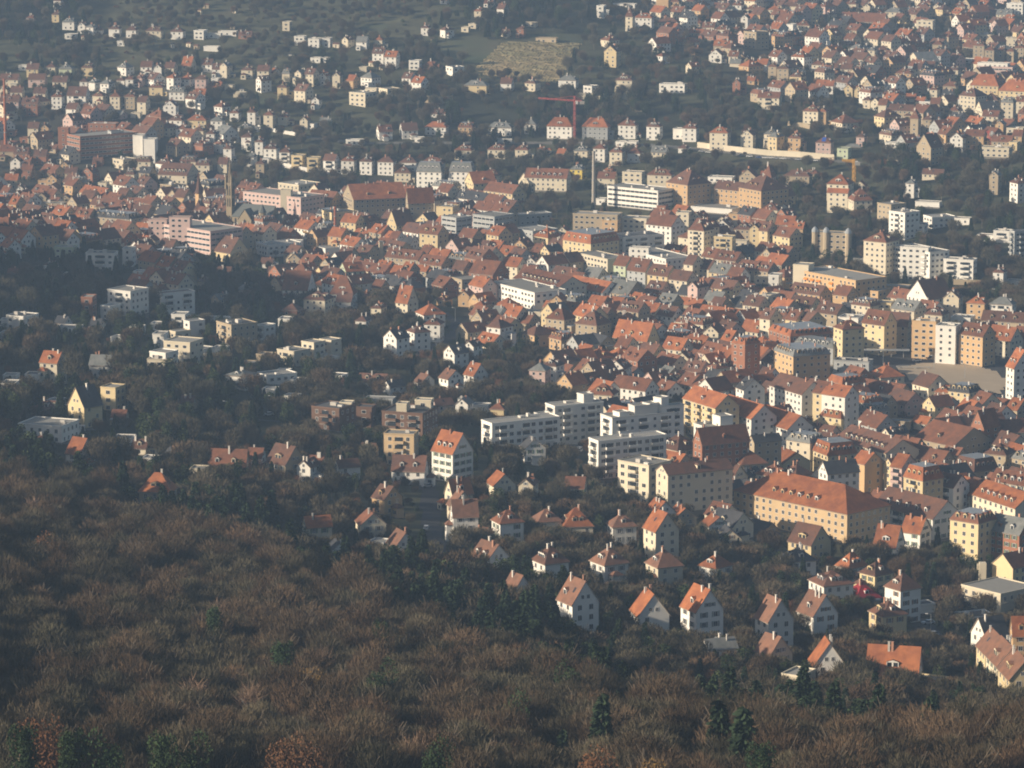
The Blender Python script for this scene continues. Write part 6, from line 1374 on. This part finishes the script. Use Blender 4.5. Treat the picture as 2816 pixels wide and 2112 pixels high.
def gn_stuff(name, pts, kind, label, cat):
    if not pts: return
    me = bpy.data.meshes.new(name); me.from_pydata([(p[0], p[1], p[2]) for p in pts], [], [])
    at = me.attributes.new('rz', 'FLOAT', 'POINT'); at.data.foreach_set('value', [p[3] for p in pts])
    at = me.attributes.new('sv', 'FLOAT_VECTOR', 'POINT'); at.data.foreach_set('vector', [v for p in pts for v in (p[4], p[4], p[5])])
    at = me.attributes.new('vi', 'INT', 'POINT'); vr_ = random.Random(3); nv = len(KIND[kind]); at.data.foreach_set('value', [vr_.randrange(nv) for p in pts])
    o = link(name, me); tag(o, label, cat, kind='stuff')
    g = bpy.data.node_groups.new(name + '_scatter', 'GeometryNodeTree'); g.interface.new_socket('Geometry', in_out='INPUT', socket_type='NodeSocketGeometry'); g.interface.new_socket('Geometry', in_out='OUTPUT', socket_type='NodeSocketGeometry')
    N = g.nodes.new; L_ = g.links.new; gi = N('NodeGroupInput'); go_ = N('NodeGroupOutput'); iop = N('GeometryNodeInstanceOnPoints')
    mtp = N('GeometryNodeMeshToPoints'); L_(gi.outputs[0], mtp.inputs[0]); L_(mtp.outputs[0], iop.inputs['Points'])
    gti = N('GeometryNodeGeometryToInstance')
    for v in reversed(KIND[kind]):
        oi = N('GeometryNodeObjectInfo'); oi.inputs[0].default_value = mesh_pair_object(v, kind + '_shape'); oi.inputs['As Instance'].default_value = True if 'As Instance' in oi.inputs else True
        L_(oi.outputs['Geometry'], gti.inputs[0])
    L_(gti.outputs[0], iop.inputs['Instance']); iop.inputs['Pick Instance'].default_value = True
    def attr(nm, ty):
        a = N('GeometryNodeInputNamedAttribute'); a.data_type = ty; a.inputs['Name'].default_value = nm; return a.outputs['Attribute']
    L_(attr('vi', 'INT'), iop.inputs['Instance Index']); L_(attr('sv', 'FLOAT_VECTOR'), iop.inputs['Scale'])
    cx = N('ShaderNodeCombineXYZ'); L_(attr('rz', 'FLOAT'), cx.inputs['Z']); L_(cx.outputs[0], iop.inputs['Rotation']); L_(iop.outputs[0], go_.inputs[0])
    md = o.modifiers.new('scatter', 'NODES'); md.node_group = g
def vis(p):
    X, Y = proj(p[0], p[1], p[2] + 8); return -30 < X < 2846 and Y < 2112 + 40
CATN = {'bare_tree': 'bare tree', 'spruce_tree': 'spruce', 'evergreen_tree': 'evergreen tree', 'rusty_tree': 'rusty tree'}
for k, lab in (('bare_tree', 'bare brown woodland tree'), ('spruce_tree', 'dark narrow spruce'), ('evergreen_tree', 'dark green leafy tree'), ('rusty_tree', 'rust-coloured garden tree')):
    v = PT[k]; H0 = {'bare_tree': 18, 'spruce_tree': 20, 'evergreen_tree': 10, 'rusty_tree': 9}[k]
    v.sort(key=lambda p: -(p[5] * H0 / p[1]) * (1 if vis(p) else .0001))
    lim = {'bare_tree': 290, 'spruce_tree': 250, 'evergreen_tree': 220, 'rusty_tree': 80}[k]
    zz = {}
    for p in v[:lim]:
        X, Y = proj(p[0], p[1], p[2] + H0 * .6 * p[5]); w_ = twhere(X, Y); zz.setdefault(w_, []).append((X, id(p)))
    lb = {}
    for w_, q in zz.items():
        q.sort()
        for j, (X, ip) in enumerate(q): lb[ip] = f"{lab}, {w_}" if len(q) == 1 else f"{lab}, {ORD[min(j, 50)]}{' from left' if j else ''}, {w_}"
    for i, p in enumerate(v[:lim]):
        lab_ = lb[id(p)]
        put_tree(k, p[0], p[1], p[4], p[3], lab_, CATN[k], {'bare_tree': 'bare trees of the near wood', 'spruce_tree': 'dark spruces of the near slopes', 'evergreen_tree': 'leafy evergreens of the near gardens', 'rusty_tree': 'rust-coloured garden trees'}[k], i, p[5] / p[4])
    gn_stuff({'bare_tree': 'bare_wood', 'spruce_tree': 'spruce_cover', 'evergreen_tree': 'evergreen_cover', 'rusty_tree': 'rusty_tree_cover'}[k], v[lim:], k, {'bare_tree': 'dense bare brown wood covering the slope at the bottom', 'spruce_tree': 'dark spruces scattered over the slopes', 'evergreen_tree': 'dark leafy evergreens scattered between the houses', 'rusty_tree': 'rust-coloured trees scattered between the houses'}[k], 'trees')
gn_stuff('garden_trees', PT['far_bare'], 'far_bare', 'bare garden trees filling the slopes between the houses', 'trees')
gn_stuff('shrubbery', PT['shrub'], 'shrub', 'low shrubs and hedges in the gardens', 'shrubs')
# ---------------------------------------------------------------- haze
hz = MB(); hz.box(-1400, 1400, -60, 4400, -12, 380)
hm = bpy.data.materials.new('haze_air'); hm.use_nodes = True; n = hm.node_tree; n.nodes.clear()
o = n.nodes.new('ShaderNodeOutputMaterial'); pv = n.nodes.new('ShaderNodeVolumePrincipled')
pv.inputs['Color'].default_value = (.46, .68, 1.0, 1); pv.inputs['Density'].default_value = .000112; pv.inputs['Anisotropy'].default_value = .1
n.links.new(pv.outputs[0], o.inputs['Volume'])
ho = hz.obj('haze', [hm]); ho['kind'] = 'stuff'; ho['label'] = 'thin blue autumn haze lying over the whole valley'
